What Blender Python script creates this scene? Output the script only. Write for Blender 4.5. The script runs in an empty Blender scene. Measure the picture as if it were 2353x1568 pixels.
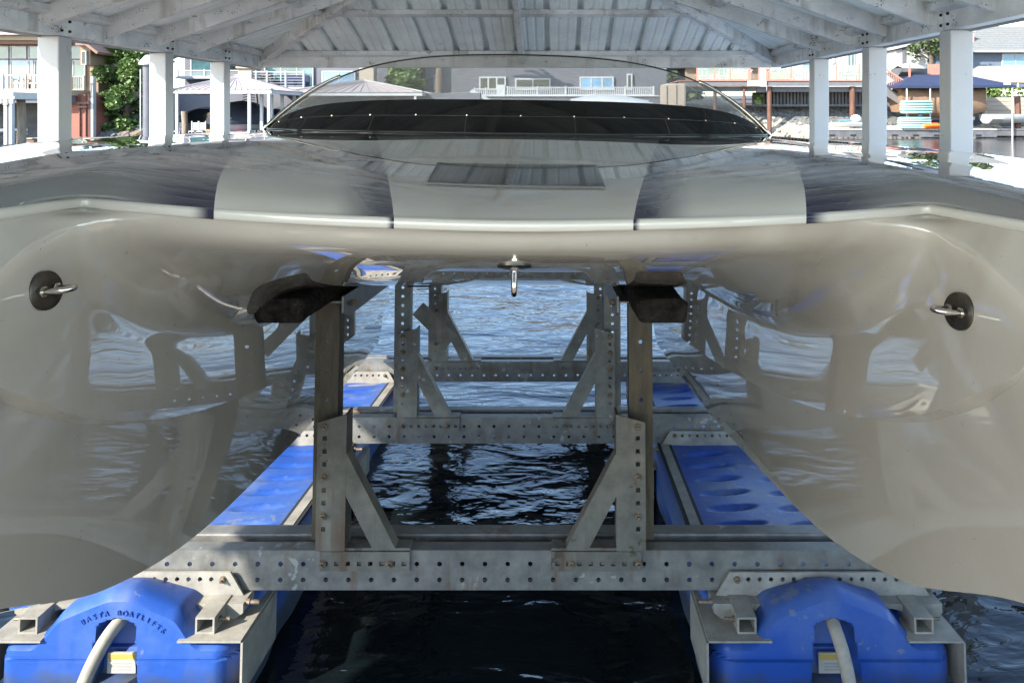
import bpy, bmesh, math, random
import numpy as np
from mathutils import Vector, Matrix
random.seed(7); np.random.seed(7)
SC = bpy.context.scene
R = math.radians
# ------------------------------------------------------------------ camera
F, CX, HY, H = 1750.0, 1276.0, 260.0, 1.6          # focal length and principal point for a 2352 px wide picture
cam = bpy.data.cameras.new('camera'); camo = bpy.data.objects.new('camera', cam)
SC.collection.objects.link(camo); SC.camera = camo
camo.location = (0, 0, H); camo.rotation_euler = (R(90), 0, 0)
cam.sensor_width = 36; cam.lens = F/2352*36
cam.shift_x = -(CX-1176)/2352; cam.shift_y = -(784-HY)/2352
cam.clip_start = 0.05; cam.clip_end = 2000
# ------------------------------------------------------------------ sky, sun, exposure
SUN = Vector((-0.76, -0.64, 0.64)).normalized()
el = math.asin(SUN.z); az = math.atan2(SUN.x, SUN.y)
w = bpy.data.worlds.new('World'); SC.world = w; w.use_nodes = True
nt = w.node_tree; bg = nt.nodes['Background']
sky = nt.nodes.new('ShaderNodeTexSky'); sky.sky_type = 'NISHITA'; sky.sun_disc = False
sky.sun_elevation = el; sky.sun_rotation = az; sky.air_density = 1.0; sky.dust_density = 0.4; sky.ozone_density = 1.6
nt.links.new(sky.outputs[0], bg.inputs[0]); bg.inputs[1].default_value = 0.15
sl = bpy.data.lights.new('sun', 'SUN'); sl.energy = 3.1; sl.angle = R(0.53); sl.color = (1, 0.95, 0.87)
so = bpy.data.objects.new('sun', sl); SC.collection.objects.link(so)
so.rotation_euler = SUN.to_track_quat('Z', 'Y').to_euler()
SC.view_settings.view_transform = 'Standard'; SC.view_settings.look = 'None'
SC.view_settings.exposure = 2.3; SC.view_settings.gamma = 1.0; SC.view_settings.use_curve_mapping = False
try:
    SC.cycles.sample_clamp_indirect = 6.0; SC.cycles.blur_glossy = 0.3
    SC.cycles.max_bounces = 10; SC.cycles.diffuse_bounces = 5; SC.cycles.glossy_bounces = 6; SC.cycles.transparent_max_bounces = 12
    SC.cycles.use_denoising = True
except Exception: pass

# ------------------------------------------------------------------ helpers
def X(px, Y): return (px-CX)/F*Y
def Z(py, Y): return H-(py-HY)/F*Y
COL = SC.collection

class MB:
    def __init__(s): s.v = []; s.f = []; s.m = []
    def add(s, vs, fs, mi=0):
        o = len(s.v); s.v += [tuple(float(c) for c in p) for p in vs]; s.f += [tuple(i+o for i in f) for f in fs]; s.m += [mi]*len(fs); return s
    def box(s, x0, x1, y0, y1, z0, z1, mi=0):
        x0, x1 = min(x0, x1), max(x0, x1); y0, y1 = min(y0, y1), max(y0, y1); z0, z1 = min(z0, z1), max(z0, z1)
        return s.add([(x0,y0,z0),(x1,y0,z0),(x1,y1,z0),(x0,y1,z0),(x0,y0,z1),(x1,y0,z1),(x1,y1,z1),(x0,y1,z1)],
              [(0,3,2,1),(4,5,6,7),(0,1,5,4),(1,2,6,5),(2,3,7,6),(3,0,4,7)], mi)
    def bar(s, a, b, w, h, up=(0,0,1), mi=0):
        a = Vector(a); b = Vector(b); d = (b-a).normalized(); up = Vector(up)
        sx = d.cross(up)
        if sx.length < 1e-5: sx = d.cross(Vector((1,0,0)))
        sx.normalize(); uz = sx.cross(d).normalized()
        c = []
        for p in (a, b):
            for i, j in ((-1,-1),(1,-1),(1,1),(-1,1)): c.append(p+sx*(i*w/2)+uz*(j*h/2))
        return s.add(c, [(3,2,1,0),(4,5,6,7),(0,1,5,4),(1,2,6,5),(2,3,7,6),(3,0,4,7)], mi)
    def prism(s, poly, axis, a, b, mi=0):
        # poly: list of 2d points in the plane normal to axis ('x': (y,z), 'y': (x,z), 'z': (x,y))
        n = len(poly)
        def P(p, t):
            return {'x': (t, p[0], p[1]), 'y': (p[0], t, p[1]), 'z': (p[0], p[1], t)}[axis]
        vs = [P(p, a) for p in poly]+[P(p, b) for p in poly]
        fs = [tuple(range(n)), tuple(range(2*n-1, n-1, -1))]+[(i, i+n, (i+1) % n+n, (i+1) % n) for i in range(n)]
        return s.add(vs, fs, mi)
    def tube(s, pts, r, n=10, cap=True, mi=0):
        pts = [Vector(p) for p in pts]; rs = r if isinstance(r, (list, tuple)) else [r]*len(pts)
        rings = []; prev = None
        for i, p in enumerate(pts):
            d = (pts[min(i+1, len(pts)-1)]-pts[max(i-1, 0)]).normalized()
            if prev is None:
                a = d.cross(Vector((0,0,1)))
                if a.length < 1e-3: a = d.cross(Vector((0,1,0)))
                a.normalize()
            else:
                a = (prev-d*prev.dot(d)).normalized()
            prev = a; b = d.cross(a)
            rings.append([p+a*(rs[i]*math.cos(2*math.pi*k/n))+b*(rs[i]*math.sin(2*math.pi*k/n)) for k in range(n)])
        vs = [q for g in rings for q in g]; fs = []
        for i in range(len(pts)-1):
            for k in range(n): fs.append((i*n+k, i*n+(k+1) % n, (i+1)*n+(k+1) % n, (i+1)*n+k))
        if cap: fs += [tuple(range(n-1, -1, -1)), tuple((len(pts)-1)*n+k for k in range(n))]
        return s.add(vs, fs, mi)
    def lathe(s, c, prof, n=20, axis='z', mi=0):
        # prof: list of (radius, offset along axis)
        vs = []; fs = []
        for r, h in prof:
            for k in range(n):
                a = 2*math.pi*k/n; p = (r*math.cos(a), r*math.sin(a), h)
                if axis == 'y': p = (p[0], p[2], p[1])
                if axis == 'x': p = (p[2], p[0], p[1])
                vs.append((c[0]+p[0], c[1]+p[1], c[2]+p[2]))
        m = len(prof)
        for i in range(m-1):
            for k in range(n): fs.append((i*n+k, i*n+(k+1) % n, (i+1)*n+(k+1) % n, (i+1)*n+k))
        fs += [tuple(range(n)), tuple((m-1)*n+k for k in range(n))]
        return s.add(vs, fs, mi)
    def grid(s, G, mi=0, flip=False):
        G = np.asarray(G); a, b = G.shape[:2]
        fs = []
        for i in range(a-1):
            for j in range(b-1):
                q = (i*b+j, (i+1)*b+j, (i+1)*b+j+1, i*b+j+1)
                fs.append(q[::-1] if flip else q)
        return s.add(G.reshape(-1, 3), fs, mi)
    def plate(s, x0, x1, z0, z1, y, t, holes, mi=0):
        """vertical plate in the XZ plane, front face at y, thickness t, with through holes [(x, z, r, 'o' or 's')] on a row/column lattice."""
        xs = sorted({round(h[0], 5) for h in holes}); zs = sorted({round(h[1], 5) for h in holes})
        hm = {(round(h[0], 5), round(h[1], 5)): h for h in holes}
        xb = [x0]+[(a+b)/2 for a, b in zip(xs, xs[1:])]+[x1]; zb = [z0]+[(a+b)/2 for a, b in zip(zs, zs[1:])]+[z1]
        for i in range(len(xb)-1):
            for j in range(len(zb)-1):
                a0, a1, b0, b1 = xb[i], xb[i+1], zb[j], zb[j+1]
                h = hm.get((xs[i], zs[j])) if xs else None
                if h is None:
                    s.add([(a0,y,b0),(a1,y,b0),(a1,y,b1),(a0,y,b1),(a0,y+t,b0),(a1,y+t,b0),(a1,y+t,b1),(a0,y+t,b1)], [(0,1,2,3),(7,6,5,4)], mi); continue
                hx, hz, r, kind = h
                out = [(a0,b0),(hx,b0),(a1,b0),(a1,hz),(a1,b1),(hx,b1),(a0,b1),(a0,hz)]
                if kind == 'o':
                    inn = [(hx+r*math.cos(R(225+45*k)), hz+r*math.sin(R(225+45*k))) for k in range(8)]
                else:
                    inn = [(hx-r,hz-r),(hx,hz-r),(hx+r,hz-r),(hx+r,hz),(hx+r,hz+r),(hx,hz+r),(hx-r,hz+r),(hx-r,hz)]
                vs = [(p[0],y,p[1]) for p in out]+[(p[0],y,p[1]) for p in inn]+[(p[0],y+t,p[1]) for p in inn]+[(p[0],y+t,p[1]) for p in out]
                fs = []
                for k in range(8):
                    l = (k+1) % 8
                    fs += [(k,l,8+l,8+k), (8+k,8+l,16+l,16+k), (16+k,16+l,24+l,24+k)]
                s.add(vs, fs, mi)
        s.add([(x0,y,z0),(x1,y,z0),(x1,y,z1),(x0,y,z1),(x0,y+t,z0),(x1,y+t,z0),(x1,y+t,z1),(x0,y+t,z1)], [(0,4,5,1),(1,5,6,2),(2,6,7,3),(3,7,4,0)], mi)
        return s
    def build(s, name, mats, parent=None, smooth=False, bevel=0, merge=False, angle=None):
        me = bpy.data.meshes.new(name); me.from_pydata(s.v, [], s.f)
        for m in (mats if isinstance(mats, (list, tuple)) else [mats]): me.materials.append(m)
        if any(s.m): me.polygons.foreach_set('material_index', s.m)
        bm = bmesh.new(); bm.from_mesh(me)
        if merge: bmesh.ops.remove_doubles(bm, verts=bm.verts, dist=1e-5)
        bmesh.ops.recalc_face_normals(bm, faces=bm.faces); bm.to_mesh(me); bm.free()
        if smooth: me.polygons.foreach_set('use_smooth', [True]*len(me.polygons))
        if angle: 
            me.polygons.foreach_set('use_smooth', [True]*len(me.polygons)); me.set_sharp_from_angle(angle=R(angle))
        me.update()
        o = bpy.data.objects.new(name, me); COL.objects.link(o)
        if parent: o.parent = parent
        if bevel:
            b = o.modifiers.new('edge', 'BEVEL'); b.width = bevel; b.segments = 2; b.limit_method = 'ANGLE'; b.angle_limit = R(40)
            b.harden_normals = False
        return o

def thing(name, label, cat, loc=(0,0,0), rot=(0,0,0), group=None):
    o = bpy.data.objects.new(name, None); COL.objects.link(o); o.location = loc; o.rotation_euler = rot
    o['label'] = label; o['category'] = cat
    if group: o['group'] = group
    o.empty_display_size = 0.1
    return o
def tag(o, label, cat, group=None):
    o['label'] = label; o['category'] = cat
    if group: o['group'] = group
    return o
def kind(o, k): o['kind'] = k; return o
def dup(o, parent=None):
    c = o.copy(); COL.objects.link(c)
    if parent: c.parent = parent
    for ch in list(o.children): dup(ch, c)
    return c

# ------------------------------------------------------------------ materials
def mat(name, col, rough=0.5, metal=0.0, var=0.0, scale=8.0, bump=0.0, bscale=60.0, coat=0.0, stretch=(1,1,1), specks=None, spec=0.5, col2=None, ramp=(0.35, 0.7), rvar=0.0, streak=None, scum=None):
    m = bpy.data.materials.new(name); m.use_nodes = True
    n = m.node_tree.nodes; L = m.node_tree.links; b = n['Principled BSDF']
    b.inputs['Base Color'].default_value = (*col, 1); b.inputs['Roughness'].default_value = rough; b.inputs['Metallic'].default_value = metal
    b.inputs['Specular IOR Level'].default_value = spec
    if coat: b.inputs['Coat Weight'].default_value = coat; b.inputs['Coat Roughness'].default_value = 0.01
    tc = n.new('ShaderNodeTexCoord'); mp = n.new('ShaderNodeMapping'); L.new(tc.outputs['Object'], mp.inputs[0]); mp.inputs['Scale'].default_value = stretch
    out = None
    if var or col2:
        t = n.new('ShaderNodeTexNoise'); t.inputs['Scale'].default_value = scale; t.inputs['Detail'].default_value = 6; t.inputs['Roughness'].default_value = 0.65
        L.new(mp.outputs[0], t.inputs['Vector'])
        r = n.new('ShaderNodeValToRGB'); r.color_ramp.elements[0].position = ramp[0]; r.color_ramp.elements[1].position = ramp[1]
        c2 = col2 if col2 else tuple(min(1, c*(1+var)) for c in col); c1 = col if col2 else tuple(c*(1-var) for c in col)
        r.color_ramp.elements[0].color = (*c1, 1); r.color_ramp.elements[1].color = (*c2, 1)
        L.new(t.outputs[0], r.inputs[0]); out = r.outputs[0]
        if rvar:
            mr = n.new('ShaderNodeMapRange'); mr.inputs[3].default_value = max(0, rough-rvar); mr.inputs[4].default_value = rough+rvar
            L.new(t.outputs[0], mr.inputs[0]); L.new(mr.outputs[0], b.inputs['Roughness'])
    if specks:
        sc_, th, sc = specks
        t2 = n.new('ShaderNodeTexNoise'); t2.inputs['Scale'].default_value = sc_; t2.inputs['Detail'].default_value = 3; L.new(mp.outputs[0], t2.inputs['Vector'])
        t3 = n.new('ShaderNodeTexNoise'); t3.inputs['Scale'].default_value = sc_*0.12; t3.inputs['Detail'].default_value = 2; L.new(mp.outputs[0], t3.inputs['Vector'])
        ad = n.new('ShaderNodeMath'); ad.operation = 'MULTIPLY'; L.new(t2.outputs[0], ad.inputs[0]); L.new(t3.outputs[0], ad.inputs[1])
        r2 = n.new('ShaderNodeValToRGB'); r2.color_ramp.elements[0].position = th; r2.color_ramp.elements[1].position = th+0.03
        L.new(ad.outputs[0], r2.inputs[0])
        mx = n.new('ShaderNodeMix'); mx.data_type = 'RGBA'; L.new(r2.outputs[0], mx.inputs[0])
        if out: L.new(out, mx.inputs[6])
        else: mx.inputs[6].default_value = (*col, 1)
        mx.inputs[7].default_value = (*sc, 1); out = mx.outputs[2]
    if streak:
        ss, th, scol, amt = streak
        m2 = n.new('ShaderNodeMapping'); L.new(tc.outputs['Object'], m2.inputs[0]); m2.inputs['Scale'].default_value = (1, 1, 0.09)
        t4 = n.new('ShaderNodeTexNoise'); t4.inputs['Scale'].default_value = ss; t4.inputs['Detail'].default_value = 3; L.new(m2.outputs[0], t4.inputs['Vector'])
        t5 = n.new('ShaderNodeTexNoise'); t5.inputs['Scale'].default_value = ss*0.25; t5.inputs['Detail'].default_value = 2; L.new(tc.outputs['Object'], t5.inputs['Vector'])
        ad = n.new('ShaderNodeMath'); ad.operation = 'MULTIPLY'; L.new(t4.outputs[0], ad.inputs[0]); L.new(t5.outputs[0], ad.inputs[1])
        r4 = n.new('ShaderNodeMapRange'); r4.inputs[1].default_value = th; r4.inputs[2].default_value = th+0.12; r4.inputs[4].default_value = amt; L.new(ad.outputs[0], r4.inputs[0])
        mx = n.new('ShaderNodeMix'); mx.data_type = 'RGBA'; L.new(r4.outputs[0], mx.inputs[0])
        if out: L.new(out, mx.inputs[6])
        else: mx.inputs[6].default_value = (*col, 1)
        mx.inputs[7].default_value = (*scol, 1); out = mx.outputs[2]
    if scum:
        zt, scol = scum
        sp = n.new('ShaderNodeSeparateXYZ'); L.new(tc.outputs['Object'], sp.inputs[0])
        t6 = n.new('ShaderNodeTexNoise'); t6.inputs['Scale'].default_value = 14; t6.inputs['Detail'].default_value = 5; L.new(tc.outputs['Object'], t6.inputs['Vector'])
        mm = n.new('ShaderNodeMath'); mm.operation = 'MULTIPLY_ADD'; mm.inputs[1].default_value = -0.10; L.new(t6.outputs[0], mm.inputs[0]); L.new(sp.outputs[2], mm.inputs[2])
        r6 = n.new('ShaderNodeMapRange'); r6.inputs[1].default_value = zt; r6.inputs[2].default_value = zt-0.05; r6.inputs[4].default_value = 0.85; L.new(mm.outputs[0], r6.inputs[0])
        mx = n.new('ShaderNodeMix'); mx.data_type = 'RGBA'; L.new(r6.outputs[0], mx.inputs[0])
        if out: L.new(out, mx.inputs[6])
        else: mx.inputs[6].default_value = (*col, 1)
        mx.inputs[7].default_value = (*scol, 1); out = mx.outputs[2]
    if out: L.new(out, b.inputs['Base Color'])
    if bump:
        t = n.new('ShaderNodeTexNoise'); t.inputs['Scale'].default_value = bscale; t.inputs['Detail'].default_value = 4; L.new(mp.outputs[0], t.inputs['Vector'])
        bp = n.new('ShaderNodeBump'); bp.inputs['Strength'].default_value = 1.0; bp.inputs['Distance'].default_value = bump
        L.new(t.outputs[0], bp.inputs['Height']); L.new(bp.outputs[0], b.inputs['Normal'])
    return m

M = {}
M['gel'] = mat('cream_gelcoat', (0.49, 0.455, 0.395), 0.010, var=0.04, scale=3, bump=0.00008, bscale=2.2, spec=1.0, coat=1.0, specks=(240, 0.45, (0.25, 0.235, 0.21)), streak=(7, 0.27, (0.33, 0.29, 0.22), 0.45))
M['galv'] = mat('galvanised_steel', (0.150, 0.146, 0.132), 0.5, metal=0.25, var=0.30, scale=16, bump=0.0006, bscale=90, specks=(38, 0.37, (0.27, 0.27, 0.255)), rvar=0.12, streak=(26, 0.30, (0.105, 0.062, 0.032), 0.8))
M['gusset'] = mat('dull_dusty_steel', (0.125, 0.117, 0.098), 0.6, metal=0.2, var=0.3, scale=12, bump=0.0008, bscale=70, specks=(60, 0.40, (0.06, 0.045, 0.03)), streak=(24, 0.29, (0.08, 0.045, 0.022), 0.8))
M['galvd'] = mat('dusty_steel', (0.24, 0.225, 0.19), 0.7, metal=0.1, var=0.25, scale=12, bump=0.0008, bscale=70, specks=(60, 0.40, (0.2, 0.17, 0.13)))
M['bolt'] = mat('rusty_bolt', (0.17, 0.13, 0.09), 0.6, metal=0.5, var=0.4, scale=60)
M['brown'] = mat('weathered_brown_post', (0.068, 0.050, 0.027), 0.65, var=0.35, scale=14, stretch=(4, 4, 0.7), bump=0.001, bscale=40, specks=(30, 0.40, (0.03, 0.022, 0.012)))
M['carpet'] = mat('black_bunk_carpet', (0.024, 0.020, 0.017), 1.0, var=0.6, scale=40, bump=0.008, bscale=160, specks=(120, 0.40, (0.07, 0.06, 0.05)), spec=0.1)
M['blue'] = mat('blue_moulded_plastic', (0.010, 0.055, 0.26), 0.45, col2=(0.075, 0.13, 0.29), scale=3.5, ramp=(0.45, 0.85), bump=0.0012, bscale=30, specks=(30, 0.37, (0.10, 0.13, 0.22)), scum=(-0.225, (0.035, 0.038, 0.025)), streak=(9, 0.27, (0.10, 0.13, 0.2), 0.5))
M['hose'] = mat('grey_rubber_hose', (0.27, 0.245, 0.20), 0.75, var=0.2, scale=25, bump=0.0006, bscale=80)
M['dark'] = mat('dark_gap', (0.012, 0.012, 0.013), 0.8)
M['steel'] = mat('polished_stainless', (0.60, 0.58, 0.55), 0.12, metal=1.0, var=0.06, scale=30)
M['plate'] = mat('tarnished_washer', (0.10, 0.09, 0.075), 0.32, metal=0.9, var=0.3, scale=40)
M['roof'] = mat('white_roof_sheet', (0.82, 0.86, 0.85), 0.38, var=0.10, scale=3.0, stretch=(1, 1, 1), bump=0.0015, bscale=7, specks=(70, 0.42, (0.40, 0.39, 0.37)))
M['beam'] = mat('white_painted_steel', (0.70, 0.695, 0.675), 0.5, var=0.24, scale=2.2, stretch=(1, 1, 1.6), bump=0.0006, bscale=40, specks=(85, 0.365, (0.20, 0.185, 0.16)), streak=(16, 0.29, (0.36, 0.34, 0.30), 0.7))
M['post'] = mat('white_enamel_post', (0.54, 0.543, 0.543), 0.4, var=0.03, scale=6, specks=(60, 0.43, (0.35, 0.34, 0.32)))
M['blackband'] = mat('black_acrylic', (0.010, 0.0105, 0.011), 0.06, var=0.2, scale=3)
M['hatch'] = mat('smoked_hatch', (0.05, 0.051, 0.05), 0.04)
M['white'] = mat('white_paint', (0.37, 0.368, 0.362), 0.5, var=0.08, scale=3)
M['pinkroof'] = mat('pale_rose_metal_roof', (0.33, 0.275, 0.26), 0.5, var=0.05, scale=3)
M['tan'] = mat('tan_stucco', (0.22, 0.155, 0.105), 0.9, var=0.08, scale=2)
M['fascia'] = mat('brown_fascia', (0.17, 0.09, 0.06), 0.7, var=0.1)
M['cream'] = mat('cream_trim', (0.34, 0.28, 0.215), 0.7, var=0.06)
M['salmon'] = mat('salmon_wall', (0.27, 0.095, 0.065), 0.85, var=0.08, scale=1.5)
M['greywall'] = mat('grey_siding', (0.10, 0.10, 0.112), 0.8, var=0.06, scale=2)
M['bluewall'] = mat('blue_grey_siding', (0.10, 0.125, 0.16), 0.8, var=0.05, scale=2)
M['shingle'] = mat('grey_shingle', (0.15, 0.15, 0.14), 0.9, var=0.22, scale=6, stretch=(1, 1, 3))
M['brick'] = mat('pale_brick', (0.50, 0.33, 0.26), 0.9, var=0.35, scale=5)
M['wood'] = mat('weathered_timber', (0.20, 0.155, 0.11), 0.9, var=0.35, scale=5, stretch=(2, 2, 0.3), bump=0.01, bscale=12)
M['rust'] = mat('reddish_piling', (0.10, 0.045, 0.028), 0.85, var=0.35, scale=3, stretch=(2, 2, 0.4))
M['redrail'] = mat('red_brown_rail', (0.36, 0.15, 0.11), 0.7, var=0.1)
M['deckgrey'] = mat('grey_deck_board', (0.11, 0.105, 0.105), 0.8, var=0.12, scale=3)
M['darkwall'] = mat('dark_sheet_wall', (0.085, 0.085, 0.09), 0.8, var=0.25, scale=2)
M['dockc'] = mat('bounce_concrete', (0.76, 0.72, 0.64), 0.85, var=0.10, scale=3, bump=0.003, bscale=20)  # concrete brightened to bounce sunlight up under the roof
M['conc'] = mat('pale_concrete', (0.34, 0.315, 0.275), 0.85, var=0.10, scale=3, bump=0.003, bscale=20)
M['navy'] = mat('navy_canvas', (0.012, 0.02, 0.05), 0.85, var=0.15, scale=2, bump=0.01, bscale=3)
M['blackc'] = mat('black_boat_cover', (0.012, 0.014, 0.022), 0.75, var=0.3, scale=2, bump=0.02, bscale=3)
M['tanc'] = mat('tan_boat_cover', (0.17, 0.10, 0.058), 0.85, var=0.12, scale=1.5, bump=0.03, bscale=2.5)
M['beigec'] = mat('beige_canvas', (0.30, 0.24, 0.185), 0.85, var=0.05, scale=1)
M['mint'] = mat('mint_vinyl', (0.28, 0.47, 0.43), 0.45, var=0.05, scale=2)
M['orange'] = mat('orange_plastic', (0.85, 0.13, 0.02), 0.4, var=0.08)
M['red'] = mat('red_plastic', (0.45, 0.02, 0.03), 0.4)
M['teal'] = mat('tinted_window', (0.05, 0.10, 0.105), 0.04, var=0.5, scale=0.7, spec=0.8)
M['skywin'] = mat('sky_blue_window', (0.10, 0.22, 0.36), 0.05, var=0.4, scale=0.6, spec=0.8)
M['darkwin'] = mat('dark_window', (0.015, 0.018, 0.02), 0.05, spec=0.6)
M['piling'] = mat('grey_wrapped_piling', (0.085, 0.085, 0.095), 0.6, var=0.15, scale=3)
M['cap'] = mat('weathered_white_cap', (0.40, 0.39, 0.35), 0.6, var=0.1, scale=5)
M['sticker'] = mat('pale_sticker', (0.36, 0.345, 0.29), 0.5, var=0.1, scale=40)
M['yellow'] = mat('yellow_print', (0.40, 0.27, 0.06), 0.5)
M['print'] = mat('grey_print', (0.25, 0.25, 0.24), 0.5)
M['grass'] = mat('lawn', (0.06, 0.10, 0.025), 0.95, var=0.4, scale=2)
M['soil'] = mat('bank_soil', (0.075, 0.068, 0.055), 0.95, var=0.3, scale=1.2, bump=0.05, bscale=3)
M['rockw'] = mat('pale_riprap', (0.34, 0.295, 0.225), 0.9, var=0.3, scale=2)
M['rockd'] = mat('grey_riprap', (0.11, 0.11, 0.104), 0.9, var=0.35, scale=2)
M['stone'] = mat('tan_stone', (0.16, 0.12, 0.085), 0.9, var=0.3, scale=2.5)
M['bark'] = mat('bark', (0.12, 0.09, 0.065), 0.95, var=0.3, scale=6, bump=0.02, bscale=10)

def leafmat(name, a, b_):
    m = mat(name, a, 0.6, col2=b_, scale=0.9, ramp=(0.35, 0.65)); return m
M['leaf'] = leafmat('conifer_leaf', (0.03, 0.062, 0.012), (0.10, 0.16, 0.025))
M['leaf2'] = leafmat('bright_leaf', (0.06, 0.105, 0.02), (0.15, 0.21, 0.05))
M['leaf3'] = leafmat('dull_leaf', (0.035, 0.06, 0.022), (0.085, 0.11, 0.04))

def clear(name, tint=(1,1,1), ior=1.49, refl_veil=0.0, rough=0.0):
    m = bpy.data.materials.new(name); m.use_nodes = True; n = m.node_tree.nodes; L = m.node_tree.links
    n.remove(n['Principled BSDF']); o = n['Material Output']
    t = n.new('ShaderNodeBsdfTransparent'); t.inputs[0].default_value = (*tint, 1)
    g = n.new('ShaderNodeBsdfGlossy'); g.inputs['Roughness'].default_value = rough
    f = n.new('ShaderNodeFresnel'); f.inputs[0].default_value = ior
    mu = n.new('ShaderNodeMath'); mu.operation = 'MULTIPLY'; mu.inputs[1].default_value = 3.2; mu.use_clamp = True
    L.new(f.outputs[0], mu.inputs[0]); x = n.new('ShaderNodeMixShader'); L.new(mu.outputs[0], x.inputs[0]); L.new(t.outputs[0], x.inputs[1]); L.new(g.outputs[0], x.inputs[2])
    if refl_veil:  # pale haze mixed in, standing for the roof's reflection in the acrylic
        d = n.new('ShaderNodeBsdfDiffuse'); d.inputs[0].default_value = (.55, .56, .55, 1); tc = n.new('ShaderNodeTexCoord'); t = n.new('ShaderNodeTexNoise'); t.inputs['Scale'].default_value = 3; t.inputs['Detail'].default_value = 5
        L.new(tc.outputs['Object'], t.inputs['Vector']); mm = n.new('ShaderNodeMath'); mm.operation = 'MULTIPLY'; mm.inputs[1].default_value = refl_veil*2; L.new(t.outputs[0], mm.inputs[0])
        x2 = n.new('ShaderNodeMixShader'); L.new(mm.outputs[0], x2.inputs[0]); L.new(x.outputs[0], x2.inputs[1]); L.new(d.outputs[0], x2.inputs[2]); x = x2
    L.new(x.outputs[0], o.inputs[0]); return m
M['acrylic'] = clear('clear_acrylic', (0.68, 0.71, 0.705), refl_veil=0.20)
M['glass'] = clear('clear_railing_glass', (0.80, 0.87, 0.86))

def deckmat(name, fade1, fade2, outer):
    """painted stripes: cream centre, navy airbrush edge fading out to cream, then navy fading to the outer colour (object x, y)."""
    m = bpy.data.materials.new(name); m.use_nodes = True; n = m.node_tree.nodes; L = m.node_tree.links; b = n['Principled BSDF']
    tc = n.new('ShaderNodeTexCoord'); sp = n.new('ShaderNodeSeparateXYZ'); L.new(tc.outputs['Object'], sp.inputs[0])
    def mth(op, a, c=None, clamp=False):
        q = n.new('ShaderNodeMath'); q.operation = op; q.use_clamp = clamp
        for i, v in ((0, a), (1, c)):
            if v is None: continue
            if isinstance(v, (int, float)): q.inputs[i].default_value = v
            else: L.new(v, q.inputs[i])
        return q.outputs[0]
    ax = mth('ABSOLUTE', sp.outputs[0]); y = sp.outputs[1]
    c1 = mth('ADD', mth('MULTIPLY', y, 0.215), 0.172)
    c2 = mth('ADD', mth('MULTIPLY', mth('POWER', mth('MAXIMUM', y, 0.0), 0.85), 0.285), 0.425)
    d1 = mth('SUBTRACT', ax, c1); d2 = mth('SUBTRACT', ax, c2)
    s1 = mth('GREATER_THAN', d1, 0.0); s2 = mth('GREATER_THAN', d2, 0.0)
    def mix(f, a, c):
        q = n.new('ShaderNodeMix'); q.data_type = 'RGBA'; L.new(f, q.inputs[0])
        for i, v in ((6, a), (7, c)):
            if isinstance(v, tuple): q.inputs[i].default_value = (*v, 1)
            else: L.new(v, q.inputs[i])
        return q.outputs[2]
    cream = (0.55, 0.535, 0.475); navy = (0.004, 0.007, 0.035)
    def fade(d, wd):
        f = n.new('ShaderNodeMapRange'); f.interpolation_type = 'SMOOTHSTEP'; L.new(d, f.inputs[0]); f.inputs[1].default_value = wd*0.12; f.inputs[2].default_value = wd; return f.outputs[0]
    midc = mix(fade(d1, fade1), navy, cream)
    outc = mix(fade(d2, fade2), navy, outer)
    col = mix(s1, cream, midc); col = mix(s2, col, outc)
    L.new(col, b.inputs['Base Color'])
    b.inputs['Roughness'].default_value = 0.012; b.inputs['Coat Weight'].default_value = 0.8; b.inputs['Coat Roughness'].default_value = 0.0
    t = n.new('ShaderNodeTexNoise'); t.inputs['Scale'].default_value = 5.0; t.inputs['Detail'].default_value = 1.0; L.new(tc.outputs['Object'], t.inputs['Vector'])
    bp = n.new('ShaderNodeBump'); bp.inputs['Distance'].default_value = 0.00025; L.new(t.outputs[0], bp.inputs['Height'])
    L.new(bp.outputs[0], b.inputs['Normal']); L.new(bp.outputs[0], b.inputs['Coat Normal'])
    return m
M['deck'] = deckmat('striped_deck_paint', 0.10, 0.17, (0.17, 0.175, 0.175))
M['trim'] = deckmat('striped_edge_paint', 0.012, 0.04, (0.54, 0.525, 0.47))

def watermat():
    m = bpy.data.materials.new('water'); m.use_nodes = True; n = m.node_tree.nodes; L = m.node_tree.links; b = n['Principled BSDF']
    b.inputs['Base Color'].default_value = (0.0035, 0.006, 0.007, 1); b.inputs['Roughness'].default_value = 0.03; b.inputs['IOR'].default_value = 1.333
    tc = n.new('ShaderNodeTexCoord')
    prev = None
    for sc, st, dist, det in ((1.1, (0.55, 1.0, 1), 0.050, 2), (4.2, (0.5, 1.0, 1), 0.019, 3), (15.0, (0.55, 1.0, 1), 0.004, 3)):
        mp = n.new('ShaderNodeMapping'); mp.inputs['Scale'].default_value = st; mp.inputs['Rotation'].default_value = (0, 0, R(12)); L.new(tc.outputs['Object'], mp.inputs[0])
        t = n.new('ShaderNodeTexNoise'); t.inputs['Scale'].default_value = sc; t.inputs['Detail'].default_value = det; t.inputs['Distortion'].default_value = 0.6; L.new(mp.outputs[0], t.inputs['Vector'])
        bp = n.new('ShaderNodeBump'); bp.inputs['Distance'].default_value = dist; bp.inputs['Strength'].default_value = 1.0; L.new(t.outputs[0], bp.inputs['Height'])
        if prev: L.new(prev, bp.inputs['Normal'])
        prev = bp.outputs[0]
    L.new(prev, b.inputs['Normal'])
    return m
M['water'] = watermat()

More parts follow.
